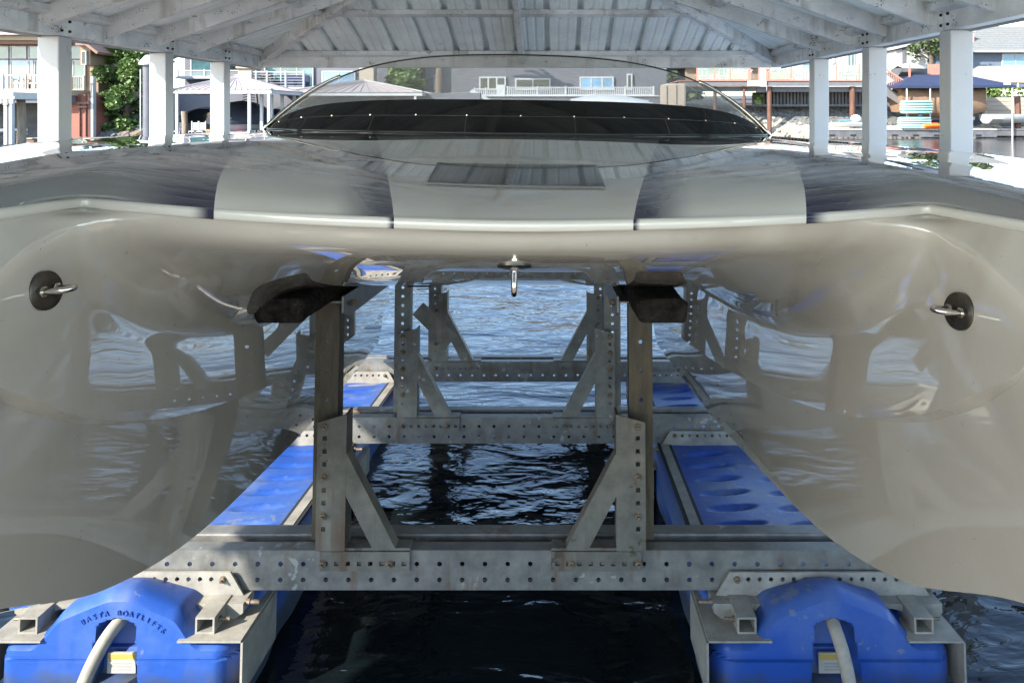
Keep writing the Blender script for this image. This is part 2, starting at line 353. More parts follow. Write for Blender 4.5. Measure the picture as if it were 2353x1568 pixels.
# ------------------------------------------------------------------ setting: water and banks
kind(MB().add([(-400,-60,0),(400,-60,0),(400,600,0),(-400,600,0)], [(0,1,2,3)]).build('water', M['water']), 'structure')
def bank_profile(y0): return [(y0-2,-0.8),(y0,0.1),(y0+2.2,1.4),(y0+4.5,2.3),(y0+30,3.2),(y0+140,6.0)]
g = []
for x in np.linspace(-160, 160, 41):
    y0 = 49+0.8*math.sin(x*0.3)+ (6.5 if x > 4 else 0)
    g.append([(x, a, b+0.12*math.sin(x*1.7+a)) for a, b in bank_profile(y0)])
kind(MB().grid(g).build('shore_bank_ground', M['soil'], smooth=True), 'structure')
kind(MB().box(-160, 160, -60, -2.4, -1, 0.62).build('bounce_ground', M['dockc']), 'structure')  # unseen ground behind the viewer, brought close to bounce sunlight on hull and roof

# ------------------------------------------------------------------ splines for the hull
def spline(K, P, T):
    """shape preserving cubic through P (n x d) at knots K, evaluated at T: no overshoot between the given points."""
    K = np.asarray(K, float); P = np.asarray(P, float); n = len(K); h = np.diff(K)[:, None]; dl = np.diff(P, axis=0)/h
    m = np.zeros_like(P); m[0] = dl[0]; m[-1] = dl[-1]
    w1 = 2*h[1:]+h[:-1]; w2 = h[1:]+2*h[:-1]; same = dl[:-1]*dl[1:] > 0
    with np.errstate(divide='ignore', invalid='ignore'):
        m[1:-1] = np.where(same, (w1+w2)/(w1/np.where(dl[:-1] == 0, 1e-12, dl[:-1])+w2/np.where(dl[1:] == 0, 1e-12, dl[1:])), 0)
    T = np.asarray(T, float); j = np.clip(np.searchsorted(K, T, side='right')-1, 0, n-2)
    u = ((T-K[j])/np.diff(K)[j])[:, None]; hh = h[j]
    return (2*u**3-3*u**2+1)*P[j]+(u**3-2*u**2+u)*hh*m[j]+(-2*u**3+3*u**2)*P[j+1]+(u**3-u**2)*hh*m[j+1]
def knots(C):
    """average chord-length knots along axis 1 of C (lines, points, 3)."""
    d = np.linalg.norm(np.diff(C, axis=1), axis=2)**0.6
    return np.concatenate([[0], np.cumsum(d.mean(0))])
def dense(K, n):
    out = []
    for a, b in zip(K, K[1:]): out += list(np.linspace(a, b, n, endpoint=False))
    return np.array(out+[K[-1]])

# ------------------------------------------------------------------ the catamaran
boat = thing('catamaran_powerboat', 'cream catamaran powerboat with navy striped deck, bow toward the viewer, raised on the lift', 'powerboat',
             loc=(-0.079, 1.1, 0), rot=(0, 0.0135, 0.042))
S = [
 [(0,1.10,1.429),(0,1.115,1.40),(0,1.20,1.362),(0,1.38,1.305),(0,1.62,1.236),(0,1.88,1.176),(0,2.12,1.136),(0,3.1,1.085),(0,4.3,1.03)],
 [(.22,1.125,1.43),(.22,1.14,1.40),(.22,1.22,1.361),(.22,1.40,1.303),(.22,1.63,1.235),(.22,1.885,1.175),(.22,2.12,1.136),(.22,3.1,1.083),(.22,4.3,1.028)],
 [(.45,1.18,1.432),(.45,1.197,1.398),(.448,1.28,1.356),(.445,1.45,1.294),(.44,1.66,1.226),(.44,1.90,1.166),(.44,2.13,1.130),(.445,3.1,1.076),(.45,4.3,1.02)],
 [(.69,1.25,1.44),(.672,1.28,1.396),(.648,1.37,1.335),(.628,1.53,1.262),(.616,1.72,1.198),(.612,1.95,1.142),(.612,2.2,1.105),(.632,3.1,1.05),(.66,4.3,.99)],
 [(.708,1.08,1.443),(.693,1.12,1.385),(.680,1.25,1.295),(.676,1.42,1.205),(.671,1.63,1.128),(.670,1.88,1.06),(.674,2.2,1.005),(.698,3.1,.92),(.728,4.3,.83)],
 [(.728,.92,1.445),(.703,.95,1.30),(.686,1.08,1.195),(.688,1.26,1.095),(.681,1.50,1.003),(.678,1.85,.905),(.683,2.3,.805),(.703,3.1,.665),(.733,4.3,.50)],
 [(.77,.78,1.446),(.748,.80,1.25),(.722,.95,1.085),(.737,1.18,.975),(.731,1.45,.875),(.727,1.82,.772),(.728,2.3,.675),(.737,3.1,.545),(.748,4.3,.40)],
 [(.86,.70,1.448),(.835,.72,1.20),(.775,.86,1.02),(.776,1.10,.893),(.758,1.40,.735),(.747,1.8,.610),(.742,2.3,.525),(.744,3.1,.415),(.750,4.3,.30)],
 [(.95,.76,1.452),(.955,.72,1.22),(.95,.84,1.0),(.94,1.08,.85),(.93,1.38,.735),(.93,1.8,.635),(.93,2.3,.555),(.93,3.1,.445),(.93,4.3,.33)],
 [(1.02,.90,1.46),(1.03,.88,1.25),(1.04,.98,1.06),(1.045,1.2,.92),(1.05,1.5,.81),(1.05,1.9,.72),(1.05,2.35,.65),(1.05,3.1,.56),(1.05,4.3,.47)],
 [(1.05,1.05,1.47),(1.055,1.12,1.48),(1.06,1.25,1.49),(1.065,1.4,1.497),(1.07,1.6,1.502),(1.07,1.9,1.505),(1.07,2.35,1.505),(1.07,3.1,1.50),(1.07,4.3,1.49)]]
S = np.array(S, float)
for i_, o_ in ((3, -.056), (4, 0.002), (5, -.006), (6, .036), (7, .056)):      # tunnel walls: flat, opening very slightly aft
    for t_ in range(3 if i_ == 3 else 1, 9):
        S[i_, t_, 0] = .672+.020*(S[i_, t_, 1]-1.4)+o_+(.012 if t_ == 1 else 0)
S[:, :, 1] -= 1.1                       # boat coordinates, y = 0 at the bow
KT = knots(S); TT = dense(KT, 12)
LN = np.array([spline(KT, S[i], TT) for i in range(11)])        # control lines, dense along the boat
def across(lines, idx, n, mirror=False):
    C = lines[idx].transpose(1, 0, 2)                           # stations x lines
    if mirror:
        Cm = C[:, :0:-1].copy(); Cm[:, :, 0] *= -1; C = np.concatenate([Cm, C], 1)
    K = knots(C); T = dense(K, n)
    return np.array([spline(K, c, T) for c in C])
LN5 = LN[5].copy(); LN5 += np.array((.034, .0, -.007))*np.clip((TT-KT[1])/(KT[2]-KT[1]), 0, 1)[:, None]   # small ledge under the knuckle
LN2 = LN.copy(); LN2[5] = LN5
LNW = np.concatenate([LN[:5], [.72*LN[4]+.28*LN[5], .4*LN[4]+.6*LN[5], LN[5]]])   # keeps the upper tunnel wall flat
PATCH = [across(LNW, [0,1,2,3,4,5,6,7], 6, True), across(LN2, [5,6,7], 10), across(LN, [7,8,9,10], 8)]
def fair(G, it=10, mask=None):
    G = G.copy(); k = .5 if mask is None else .5*mask[None, 1:-1, None]
    for _ in range(it):
        G[1:-1, 1:-1] += k*((G[:-2, 1:-1]+G[2:, 1:-1]+G[1:-1, :-2]+G[1:-1, 2:])/4-G[1:-1, 1:-1])
    return G
hb = MB()
nc = PATCH[0].shape[1]; sc_ = np.abs(np.arange(nc)-nc//2)/6.0
PATCH[0] = fair(PATCH[0], 40, np.clip((4.0-sc_)/.6, 0, 1)); hb.grid(PATCH[0])
led = np.stack([PATCH[0][:, -1], PATCH[1][:, 0]], 1); hb.grid(led); led = led.copy(); led[:, :, 0] *= -1; hb.grid(led, flip=True)
for G in PATCH[1:]:
    G = fair(G, 2); hb.grid(G); Gm = G.copy(); Gm[:, :, 0] *= -1; hb.grid(Gm, flip=True)
# step at the end of the sponsons and the shallower hull behind it
sec = np.concatenate([PATCH[0][-1][len(PATCH[0][-1])//2:], PATCH[1][-1][1:], PATCH[2][-1][1:]])
ring = [tuple(p) for p in sec]; ringm = [(-p[0], p[1], p[2]) for p in sec[:0:-1]]
loop = ringm+ring
hb.add(loop, [tuple(range(len(loop)))])
hb.prism([(-1.0,1.0),(1.0,1.0),(1.05,1.15),(1.07,1.485),(-1.07,1.485),(-1.05,1.15)], 'y', 3.2, 4.2)
hull = hb.build('hull', M['gel'], boat, smooth=True)
hull.data.set_sharp_from_angle(angle=R(50))

# deck
LIP = 0.0165
D = [0, .02, .05, .12, .25, .45, .8, 1.1, 1.75, 3.2]
rise0 = [0, .005, .010, .019, .031, .0425, .0695, .0905, .0715, .065]
rise4 = [0, .004, .009, .017, .027, .037, .052, .062, .060, .056]
rise7 = [0, .002, .004, .009, .016, .026, .043, .055, .060, .056]
rise9 = [0, .002, .005, .010, .018, .028, .038, .043, .046, .042]
XA = [0, .27, .52, .72, .745, .77, .80, .87, .95, 1.02, 1.075]
def mixr(a, b, f): return [p*(1-f)+q*f for p, q in zip(a, b)]
RS = {0: rise0, 1: rise0, 2: mixr(rise0, rise4, .35), 3: rise4, 4: mixr(rise4, rise7, .3), 5: mixr(rise4, rise7, .6), 6: mixr(rise4, rise7, .85), 7: rise7, 8: mixr(rise7, rise9, .5), 9: rise9}
DL = []
for i in range(11):
    e = S[i, 0]
    if i < 10:
        row = []
        for k, d in enumerate(D):
            x, y = e[0]+(XA[i]-e[0])*min(1, d/1.2)**0.8, e[1]+d
            za = np.interp(y+1.1, [.7, 1.1, 1.35, 1.6, 1.9, 2.2, 2.85, 4.3], [1.425, 1.4535, 1.4765, 1.495, 1.5155, 1.536, 1.517, 1.51])
            zr_ = np.interp(y+1.1, [.7, 1.0, 1.19, 1.5, 1.86, 2.4, 3.0, 4.3], [1.466, 1.485, 1.497, 1.513, 1.521, 1.524, 1.520, 1.510])
            f = (math.sqrt(x*x+.02)-.1414)/(math.sqrt(.64+.02)-.1414)
            tz = za+(zr_-za)*f if x < .8 else zr_+.001*min(1, (x-.8)/.26)
            row.append((x, y, e[2]+LIP+(tz-e[2]-LIP)*(1-math.exp(-d/.045))))
        DL.append(row)
    else:
        row = []
        for d in D:
            y = e[1]+d; t = np.interp(y, LN[10][:, 1], np.arange(len(LN[10]))); q = LN[10][min(len(LN[10])-1, int(round(t)))]
            row.append((q[0]+0.004, y, float(np.interp(y, LN[10][:, 1], LN[10][:, 2]))+LIP))
        DL.append(row)
DL = np.array(DL); KD = knots(DL); TD = dense(KD, 9)
DN = np.array([spline(KD, d, TD) for d in DL])
DP = [across(DN, [0,1,2,3,4,5,6,7], 6, True), across(DN, [7,8,9,10], 7)]
db = MB(); P0 = fair(DP[0], 30); P1 = fair(DP[1], 12)
db.grid(P0)
db.grid(P1); Gm = P1.copy(); Gm[:, :, 0] *= -1; db.grid(Gm, flip=True)
deck = db.build('deck', M['deck'], boat, smooth=True)
# rounded lip round the deck edge
edge = [tuple(p) for p in P1[::-1, -1]]                          # right gunwale, aft to bow
edge = edge+[tuple(p) for p in P1[0, ::-1][1:]]+[tuple(p) for p in P0[0, ::-1][1:]]
e2 = [tuple(p) for p in P1[0][1:]]+[tuple(p) for p in P1[1:, -1]]
edge = np.array(edge+[(-p[0], p[1], p[2]) for p in e2])
tan_ = np.gradient(edge, axis=0); nrm = np.stack([-tan_[:, 1], tan_[:, 0], 0*tan_[:, 0]], 1)
nrm /= np.linalg.norm(nrm, axis=1)[:, None]+1e-9
if nrm[len(nrm)//2][1] > 0: nrm = -nrm
for _ in range(3): nrm[1:-1] = (nrm[:-2]+nrm[1:-1]+nrm[2:])/3
prof = [(0, 0), (.003, -.0008), (.0052, -.003), (.006, -.006), (.006, -.012), (.005, -.0150), (.0025, -.0168), (-.003, -.0172), (-.010, -.0172)]
lg = np.array([[edge[i]+nrm[i]*o+np.array((0,0,z)) for o, z in prof] for i in range(len(edge))])
MB().grid(lg).build('deck_edge_trim', M['trim'], boat, smooth=True)

def deckpoint(x, y):
    """height of the deck surface at boat (x, y)."""
    G = P0.reshape(-1, 3); k = np.argsort((G[:, 0]-x)**2+(G[:, 1]-y)**2)[:4]
    wgt = 1/((G[k, 0]-x)**2+(G[k, 1]-y)**2+1e-6)
    return float((G[k, 2]*wgt).sum()/wgt.sum())
# smoked deck hatch, a thin panel following the deck
hg = []
for v in np.linspace(0, 1, 9):
    y = 0.20+v*0.25; hw = 0.152
    hg.append([(x, y-0.07*x*(1-v*.6), 0) for x in np.linspace(-hw-0.010*v, hw+0.008*v, 13)])
hg = np.array(hg)
from mathutils.bvhtree import BVHTree
bv = BVHTree.FromPolygons([Vector(p) for p in db.v], db.f)
def drop(x, y):
    h = bv.ray_cast(Vector((x, y, 3)), Vector((0, 0, -1)))
    return h[0].z if h[0] else 1.5
hm_ = MB()
top = np.array([[(p[0], p[1], drop(p[0], p[1])+0.0035) for p in r] for r in hg]); bot = top-np.array((0, 0, .003))
hm_.grid(top)
per = [(0, j) for j in range(13)]+[(i, 12) for i in range(1, 9)]+[(8, j) for j in range(11, -1, -1)]+[(i, 0) for i in range(7, 0, -1)]
hm_.add([tuple(top[a]) for a in per]+[tuple(bot[a]) for a in per], [(i, (i+1) % len(per), (i+1) % len(per)+len(per), i+len(per)) for i in range(len(per))])
hm_.build('deck_hatch', M['hatch'], boat, angle=30)

# wraparound windscreen
AX, AY = 1.058, 0.34; TH = R(76)
def wbase(th): return np.array((AX*math.sin(th), 1.77+AY*(1-math.cos(th))))
def wpt(th, f):
    """point at fraction f of the height at plan angle th."""
    b = wbase(th); q = abs(th)/TH
    hz = 0.312*(1-q**2.6)**0.75 if q < 1 else 0.0
    lean = 0.75+0.35*q; out = np.array((-math.sin(th)*0.55, 0.9))
    zb = drop(b[0], b[1]) if abs(b[0]) < 1.02 else 1.515
    h = hz*f; bulge = 0.02*math.sin(math.pi*f)*(1-q)
    p = b+out*(h*lean)-out*bulge
    return (p[0], p[1], zb+0.004+h)
ths = np.linspace(-TH, TH, 97)
def bandf(th):
    q = abs(th)/TH; return 0.41+0.12*q**3
up = np.array([[wpt(t, bandf(t)+(1-bandf(t))*k/8) for k in range(9)] for t in ths])
wg = MB().grid(up); off = up.copy(); 
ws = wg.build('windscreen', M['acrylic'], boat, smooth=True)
lo = np.array([[wpt(t, bandf(t)*k/6) for k in range(7)] for t in ths])
lo_b = lo+np.array((0, 0.008, 0))
bb = MB().grid(lo); bb.grid(lo_b, flip=True)
bb.add([tuple(p) for p in lo[:, -1]]+[tuple(p) for p in lo_b[:, -1]], [(i, i+1, i+98, i+97) for i in range(96)])
band = bb.build('dark_windscreen_base', M['blackband'], boat, angle=40)
for t in np.linspace(-TH*0.90, TH*0.90, 13):
    p = wpt(t, bandf(t)*0.52); q = wpt(t+0.01, bandf(t)*0.52)
    d = Vector((q[0]-p[0], q[1]-p[1], 0)).normalized(); nn = Vector((d.y, -d.x, 0))
    if nn.y > 0: nn = -nn
    c = Vector(p)+nn*0.001
    MB().tube([c, c+nn*0.003, c+nn*0.005], [0.0034, 0.0034, 0.002], 8).build('screw', M['steel'], band, angle=40)
for f_ in (.5,):
    MB().tube([tuple(np.array(wpt(t, bandf(t)*f_))-np.array((0, .0015, 0))) for t in ths[3:-3]], 0.0013, 5).build('band_seam', M['darkwall'], band)
for t in (-.95, -.58, -.2, .2, .58, .95):
    MB().tube([tuple(np.array(wpt(t, bandf(t)*f_))-np.array((0, .0012, 0))) for f_ in (.02, .25, .5)], 0.0011, 5).build('band_seam', M['darkwall'], band)
MB().tube([tuple(p) for p in up[:, -1]], 0.0035, 6).build('windscreen_edge', M['darkwin'], boat, smooth=True)
MB().tube([(p[0], p[1]-0.004, p[2]-0.001) for p in lo[:, 0]], 0.006, 6).build('windscreen_gasket', M['darkwin'], boat, smooth=True)
for s in (0, 1):
    idx = range(0, 16) if s == 0 else range(96, 80, -1)
    MB().tube([(up[i, -1][0]*1.008, up[i, -1][1]-0.01, up[i, -1][2]) for i in idx], 0.008, 8).build('windscreen_side_trim', M['steel'], boat, smooth=True)

# tie-down eyes
hbv = BVHTree.FromPolygons([Vector(p) for p in hb.v], hb.f)
def bow_eye(c, n, ringdir, r=0.028):
    n = Vector(n).normalized(); c = Vector(c); z = Vector(ringdir)
    z = (z-n*z.dot(n)).normalized(); s = n.cross(z)
    b = MB(); b.tube([c-n*0.008, c+n*0.002, c+n*0.003], [r, r, r*0.93], 28)
    pl = b.build('bow_eye_plate', M['plate'], boat, angle=30)
    rr = 0.0115; L_ = 0.042
    path = [c+z*rr+n*0.0]+[c+z*rr+n*L_*k for k in (0.3, 0.6)]
    path += [c+n*(L_*0.7)+z*(rr*math.cos(a))+n*(rr*1.3*math.sin(a)) for a in np.linspace(0, math.pi, 12)]
    path += [c-z*rr+n*L_*k for k in (0.6, 0.3)]+[c-z*rr]
    MB().tube(path, 0.0048, 10).build('ring', M['steel'], pl, smooth=True)
    for q in (-1, 1):
        MB().tube([c+z*rr*q+n*0.004, c+z*rr*q+n*0.010], 0.0080, 6).build('nut', M['steel'], pl, bevel=0.0006)
for sx in (-1, 1):
    best = None
    for yy in np.linspace(-.15, .3, 60):
        h = hbv.ray_cast(Vector((0.2*sx, yy, 1.325-.012*sx)), Vector((sx, 0, 0)))
        if h[0] and (best is None or abs(abs(h[0].x)/(1.1+yy)-.603) < best[0]): best = (abs(abs(h[0].x)/(1.1+yy)-.603), h)
    h = best[1]
    n = h[1] if h[1].x*sx < 0 else -h[1]
    n = (n+Vector((0, -0.25, 0))).normalized()
    bow_eye(h[0]+n*0.006, n, n.cross(Vector((0, 0, 1))))
h = hbv.ray_cast(Vector((0, -0.6, 1.358)), Vector((0, 1, 0)))
bow_eye(h[0]+Vector((0, 0.01, -0.004)), (0, -0.30, -0.95), (0, 1, -.3))

# ------------------------------------------------------------------ boat house over the lift
bh = thing('boathouse_roof', 'white steel boathouse with hipped ribbed metal roof on square posts over the catamaran', 'boathouse', loc=(-0.36, 3, 0))
XL, XR, YE, YF, ZE = -2.80+0.36, 2.08+0.36, 7.2-3, -0.9-3, 2.03     # in boathouse coordinates
PW, BH_, PITCH = 0.118, 0.125, 0.345
ZT = ZE+BH_
for i, y in enumerate((6.39, 5.44, 4.28, 2.0, -0.75)):
    for x in ((XL, XR) if y > -1 else (XL, XR)):
        yy = y-3
        if x == XR: yy = {6.39: 6.05, 5.44: 5.0, 4.28: 3.98, 2.0: 1.7, -0.75: -0.75}[y]-3
        dx = -0.012 if x == XL else 0.012
        MB().box(x+dx-PW/2, x+dx+PW/2, yy-PW/2, yy+PW/2, -1.2, ZE-0.002).build('post', M['post'], bh, bevel=0.006)
def channel(mb, a, b, h, fl, t, side):
    """C channel from a to b (points at the bottom of the web), flanges pointing to side."""
    a = Vector(a); b = Vector(b); up = Vector((0, 0, 1)); s = Vector(side).normalized()
    d = (b-a).normalized(); up = (up-d*up.dot(d)).normalized()
    def slab(o, u, v):
        c = [a+o, a+o+u, a+o+u+v, a+o+v, b+o, b+o+u, b+o+u+v, b+o+v]
        mb.add(c, [(0,3,2,1),(4,5,6,7),(0,1,5,4),(1,2,6,5),(2,3,7,6),(3,0,4,7)])
    slab(Vector((0,0,0)), s*t, up*h); slab(s*t, s*fl, up*t); slab(s*t+up*(h-t), s*fl, up*t)
for x, sd in ((XL, -1), (XR, 1)):
    MB().box(x-0.045, x+0.045, YF, YE-0.046, ZE, ZT).build('eave_beam', M['beam'], bh, bevel=0.004)
    m = MB()
    for y in (6.39, 5.44, 4.28, 2.0):
        yy = (y if sd < 0 else {6.39: 6.05, 5.44: 5.0, 4.28: 3.98, 2.0: 1.7}[y])-3
        for dy in (-0.035, 0.035):
            for dz in (0.03, 0.085): m.lathe((x-sd*0.046, yy+dy, ZE+dz), [(0.0085, 0), (0.0085, -sd*0.008), (0.006, -sd*0.010)], 6, 'x')
    kind(m.build('beam_bolts', M['dark'], bh), 'stuff')
for y in (YE, YF): MB().box(XL+0.046 if y == YF else XL-0.045, XR-0.046 if y == YF else XR+0.045, y-0.045, y+0.045, ZE, ZT).build('tie_beam', M['beam'], bh, bevel=0.004)
HALF = (XR-XL)/2; XC = (XL+XR)/2
RY1 = YE-HALF; RY0 = YF+HALF
ZR = ZT+HALF*PITCH
def zroof(dx): return ZT+dx*PITCH          # dx = plan distance in from the eave
RAFH = 0.115
for k, y in enumerate([5.82-0.575*i-3 for i in range(12)]):
    if y < YF+0.3: break
    for x, sd in ((XL, 1), (XR, -1)):
        lim = min(HALF, YE-y, y-YF)
        if lim < 0.4: continue
        m = MB(); channel(m, (x+sd*0.05, y, zroof(0.05)-RAFH+0.01), (x+sd*(lim-0.03), y, zroof(lim-0.03)-RAFH+0.01), RAFH*0.93, 0.035, 0.005, (0, 1, 0))
        m.build('rafter', M['beam'], bh)
# hip rafters, king rafter, ridge beam
for x, sd in ((XL, 1), (XR, -1)):
    MB().bar((x+sd*0.03, YE-0.03, zroof(0.03)-0.055), (XC, RY1, ZR-0.055), 0.07, 0.10).build('hip_rafter', M['beam'], bh, bevel=0.004)
    MB().bar((x+sd*0.03, YF+0.03, zroof(0.03)-0.055), (XC, RY0, ZR-0.055), 0.07, 0.10).build('hip_rafter', M['beam'], bh, bevel=0.004)
MB().bar((XC+0.045, YE-0.05, zroof(0.05)-0.062), (XC+0.045, RY1, ZR-0.062), 0.05, 0.12).build('king_rafter', M['beam'], bh, bevel=0.003)
MB().box(XC-0.04, XC+0.04, RY0, RY1, ZR-0.13, ZR-0.01).build('ridge_beam', M['beam'], bh, bevel=0.003)
# purlins just under the sheets
for dx in (0.06, 0.86, 1.66):
    z = zroof(dx)
    for x, sd in ((XL, 1), (XR, -1)):
        m = MB(); m.bar((x+sd*dx, YF+dx, z-0.022), (x+sd*dx, YE-dx, z-0.022), 0.06, 0.042, (-sd*PITCH, 0, 1)); m.build('purlin', M['beam'], bh)
    m = MB(); m.bar((XL+dx, YE-dx, z-0.024), (XR-dx, YE-dx, z-0.024), 0.06, 0.042, (0, PITCH, 1)); m.build('purlin', M['beam'], bh)
    m = MB(); m.bar((XL+dx, YF+dx, z-0.024), (XR-dx, YF+dx, z-0.024), 0.06, 0.042, (0, -PITCH, 1)); m.build('purlin', M['beam'], bh)
# ribbed roof sheets, three deep ribs each
RIB = [(0, 0), (.014, .048), (.052, .048), (.066, 0), (.118, 0), (.126, .009), (.142, .009), (.150, 0), (.198, 0), (.206, .009), (.222, .009), (.230, 0)]
PITCHR = 0.283
def sheets(u0, u1, clip, place):
    n = max(1, round((u1-u0)/(3*PITCHR))); 
    for i in range(n+1):
        a = u0+i*3*PITCHR
        if a >= u1-0.02: break
        pts = [(a+r*PITCHR+p[0], p[1]) for r in range(3) for p in RIB]+[(a+3*PITCHR, 0)]
        pts = [p for p in pts if p[0] <= u1]
        m = MB(); G = []
        for u, hgt in pts:
            top_ = max(0.0, clip(u))
            G.append([place(u, -0.25, hgt), place(u, top_*0.5-0.08, hgt), place(u, top_, hgt)])
        if len(G) < 2: continue
        m.grid(G); o = m.build('roof_sheet', M['roof'], bh)
for x, sd in ((XL, 1), (XR, -1)):
    sheets(YF-0.14, YE+0.14, lambda u: max(0, min(HALF, YE-u, u-YF)), lambda u, v, h, x=x, sd=sd: (x+sd*v, u, zroof(v)+0.004+h))
for y, sd in ((YE, -1), (YF, 1)):
    sheets(XL-0.14, XR+0.14, lambda u: max(0, min(HALF, u-XL, XR-u)), lambda u, v, h, y=y, sd=sd: (u, y+sd*v, zroof(v)+0.004+h))
# eave gutter edge and ridge caps
for x, sd in ((XL, -1), (XR, 1)):
    MB().box(x+sd*0.05, x+sd*0.056, YF, YE, ZE-0.012, ZT-0.02).build('eave_fascia', M['white'], bh)
for a, b in (((XL-.1, YE+.1, ZT), (XC, RY1, ZR)), ((XR+.1, YE+.1, ZT), (XC, RY1, ZR)), ((XL-.1, YF-.1, ZT), (XC, RY0, ZR)), ((XR+.1, YF-.1, ZT), (XC, RY0, ZR)), ((XC, RY0, ZR), (XC, RY1, ZR))):
    MB().bar((a[0], a[1], a[2]+0.05), (b[0], b[1], b[2]+0.05), 0.20, 0.012).build('ridge_cap', M['roof'], bh)

# floating walkway the viewer stands on, just in front of the lift
wk = thing('timber_walkway', 'pale timber walkway boards crossing in front of the boat lift', 'walkway', loc=(-0.3, 0, 0))
for i in range(34):
    x = -4.2+i*0.25
    MB().box(x, x+0.235, -1.9, 0.75, 0.27, 0.305).build('plank', M['wood'], wk)
MB().box(-4.2, 4.3, -1.9, 0.72, 0.05, 0.268).build('float', M['darkwall'], wk)

# ------------------------------------------------------------------ boat lift (tilted a little, low end away)
LX = -0.216; TILT = -0.062
lift = thing('boat_lift', 'galvanised boat lift with bunks and two blue plastic pontoons under the catamaran', 'boat lift', loc=(LX, 2.2, 0.28), rot=(TILT, 0, 0))
def LZ(z): return z-0.28
def LY(y): return y-2.2
def cbeam(y, z0, z1, x0, x1, rows, pitch, x_start, r=0.0072, sq=False):
    m = MB(); hs = []
    x = x_start
    while x < x1-0.02:
        if x > x0+0.02:
            for zr in rows: hs.append((x, LZ(zr), r, 'o'))
        x += pitch
    m.plate(x0, x1, LZ(z0), LZ(z1), LY(y), 0.005, hs)
    for zz in (z0, z1-0.005): m.box(x0, x1, LY(y)+0.0052, LY(y)+0.05, LZ(zz), LZ(zz)+0.005)
    return m.build('cross_beam', M['galv'], lift)
cbeam(2.2, .226, .337, -1.32, 1.32, (.2545, .2985), .0656, -1.30)
cbeam(3.34, .226, .337, -1.32, 1.32, (.2545, .2985), .0656, -1.30)
cbeam(4.27, .226, .337, -1.32, 1.32, (.262,), .0656, -1.30)
for y in (2.30, 3.44, 4.37): MB().box(-1.32, 1.32, LY(y), LY(y)+0.062, LZ(.275), LZ(.336)).build('box_beam', M['galv'], lift, bevel=0.006)
def bolt(parent, x, y, z, r=0.0095):
    m = MB(); m.lathe((x, y, z), [(r*1.25, 0), (r*1.25, -0.002)], 12, 'y'); m.lathe((x, y-0.002, z), [(r, 0), (r, -0.006), (r*0.8, -0.007)], 6, 'y'); m.lathe((x, y-0.009, z), [(r*.45, 0), (r*.45, -0.008)], 8, 'y')
    return m.build('bolt', M['bolt'], parent)
def upright(s, y, front):
    """one bunk support: perforated column, angle bracket with foot, diagonal brace. s = -1 left, 1 right."""
    m = MB()
    def sx(a): return s*a
    ztop = 1.05
    hz = [0.42+0.0645*k for k in range(9)] if front else [0.37+0.04*k for k in range(16)]
    xa, xb = sorted((sx(.437), sx(.508)))
    if front: hz = [.40, .52, .745, .83, .915]
    m.plate(xa, xb, LZ(.34), LZ(ztop), LY(y)+0.058, 0.006, [(sx(.472), LZ(z), .0065 if front else .0075, 'o') for z in hz])
    for xx in (xa, xb-0.006): m.box(xx, xx+0.006, LY(y)+0.0642, LY(y)+0.115, LZ(.34), LZ(ztop))
    col = m.build('column', M['brown'] if front else M['galv'], lift)
    # bracket web with square holes
    b = MB(); x0, x1 = sorted((sx(.398), sx(.477)))
    zs = [.40+.0365*k for k in range(9)]
    b.plate(x0, x1, LZ(.338), LZ(.70), LY(y)-0.008, 0.006, [(sx(.455), LZ(z), .0062, 's') for z in zs])
    b.prism([(sx(.398), LZ(.70)), (sx(.477), LZ(.70)), (sx(.398), LZ(.722))], 'y', LY(y)-0.008, LY(y)-0.002)
    xs = sorted((sx(.398), sx(.392))); b.box(xs[0], xs[1], LY(y)-0.008, LY(y)+0.06, LZ(.338), LZ(.722))
    br = b.build('angle_bracket', M['gusset'] if front else M['galv'], lift)
    f = MB(); x0, x1 = sorted((sx(.204), sx(.463)))
    f.plate(x0, x1, LZ(.283), LZ(.337), LY(y)-0.009, 0.006, [(x0+.0165+.0323*k, LZ(.304), .0062, 's') for k in range(8)])
    f.box(x0, x1, LY(y)-0.003, LY(y)+0.05, LZ(.3385), LZ(.3445))
    f.build('foot_plate', M['gusset'] if front else M['galv'], br)
    d = MB(); q = [(.392, .60), (.392, .492), (.313, .3455), (.252, .3455)]
    d.prism([(sx(a), LZ(c)) for a, c in q], 'y', LY(y)-0.007, LY(y)-0.001)
    e0, e1 = (.392, .60), (.252, .3455)
    d.prism([(sx(e0[0]), LZ(e0[1])), (sx(e1[0]), LZ(e1[1])), (sx(e1[0]-.006), LZ(e1[1])), (sx(e0[0]-.001), LZ(e0[1]+.012))], 'y', LY(y)-0.007, LY(y)+0.042)
    d.build('diagonal_brace', M['gusset'] if front else M['galv'], br)
    for z in (zs[8]-.003, zs[4], zs[1]): bolt(br, sx(.455), LY(y)-0.008, LZ(z))
    for xx in (.455, .262): bolt(br, sx(xx), LY(y)-0.009, LZ(.304))
    if not front:
        bolt(br, sx(.455), LY(y)-0.008, LZ(zs[6]))
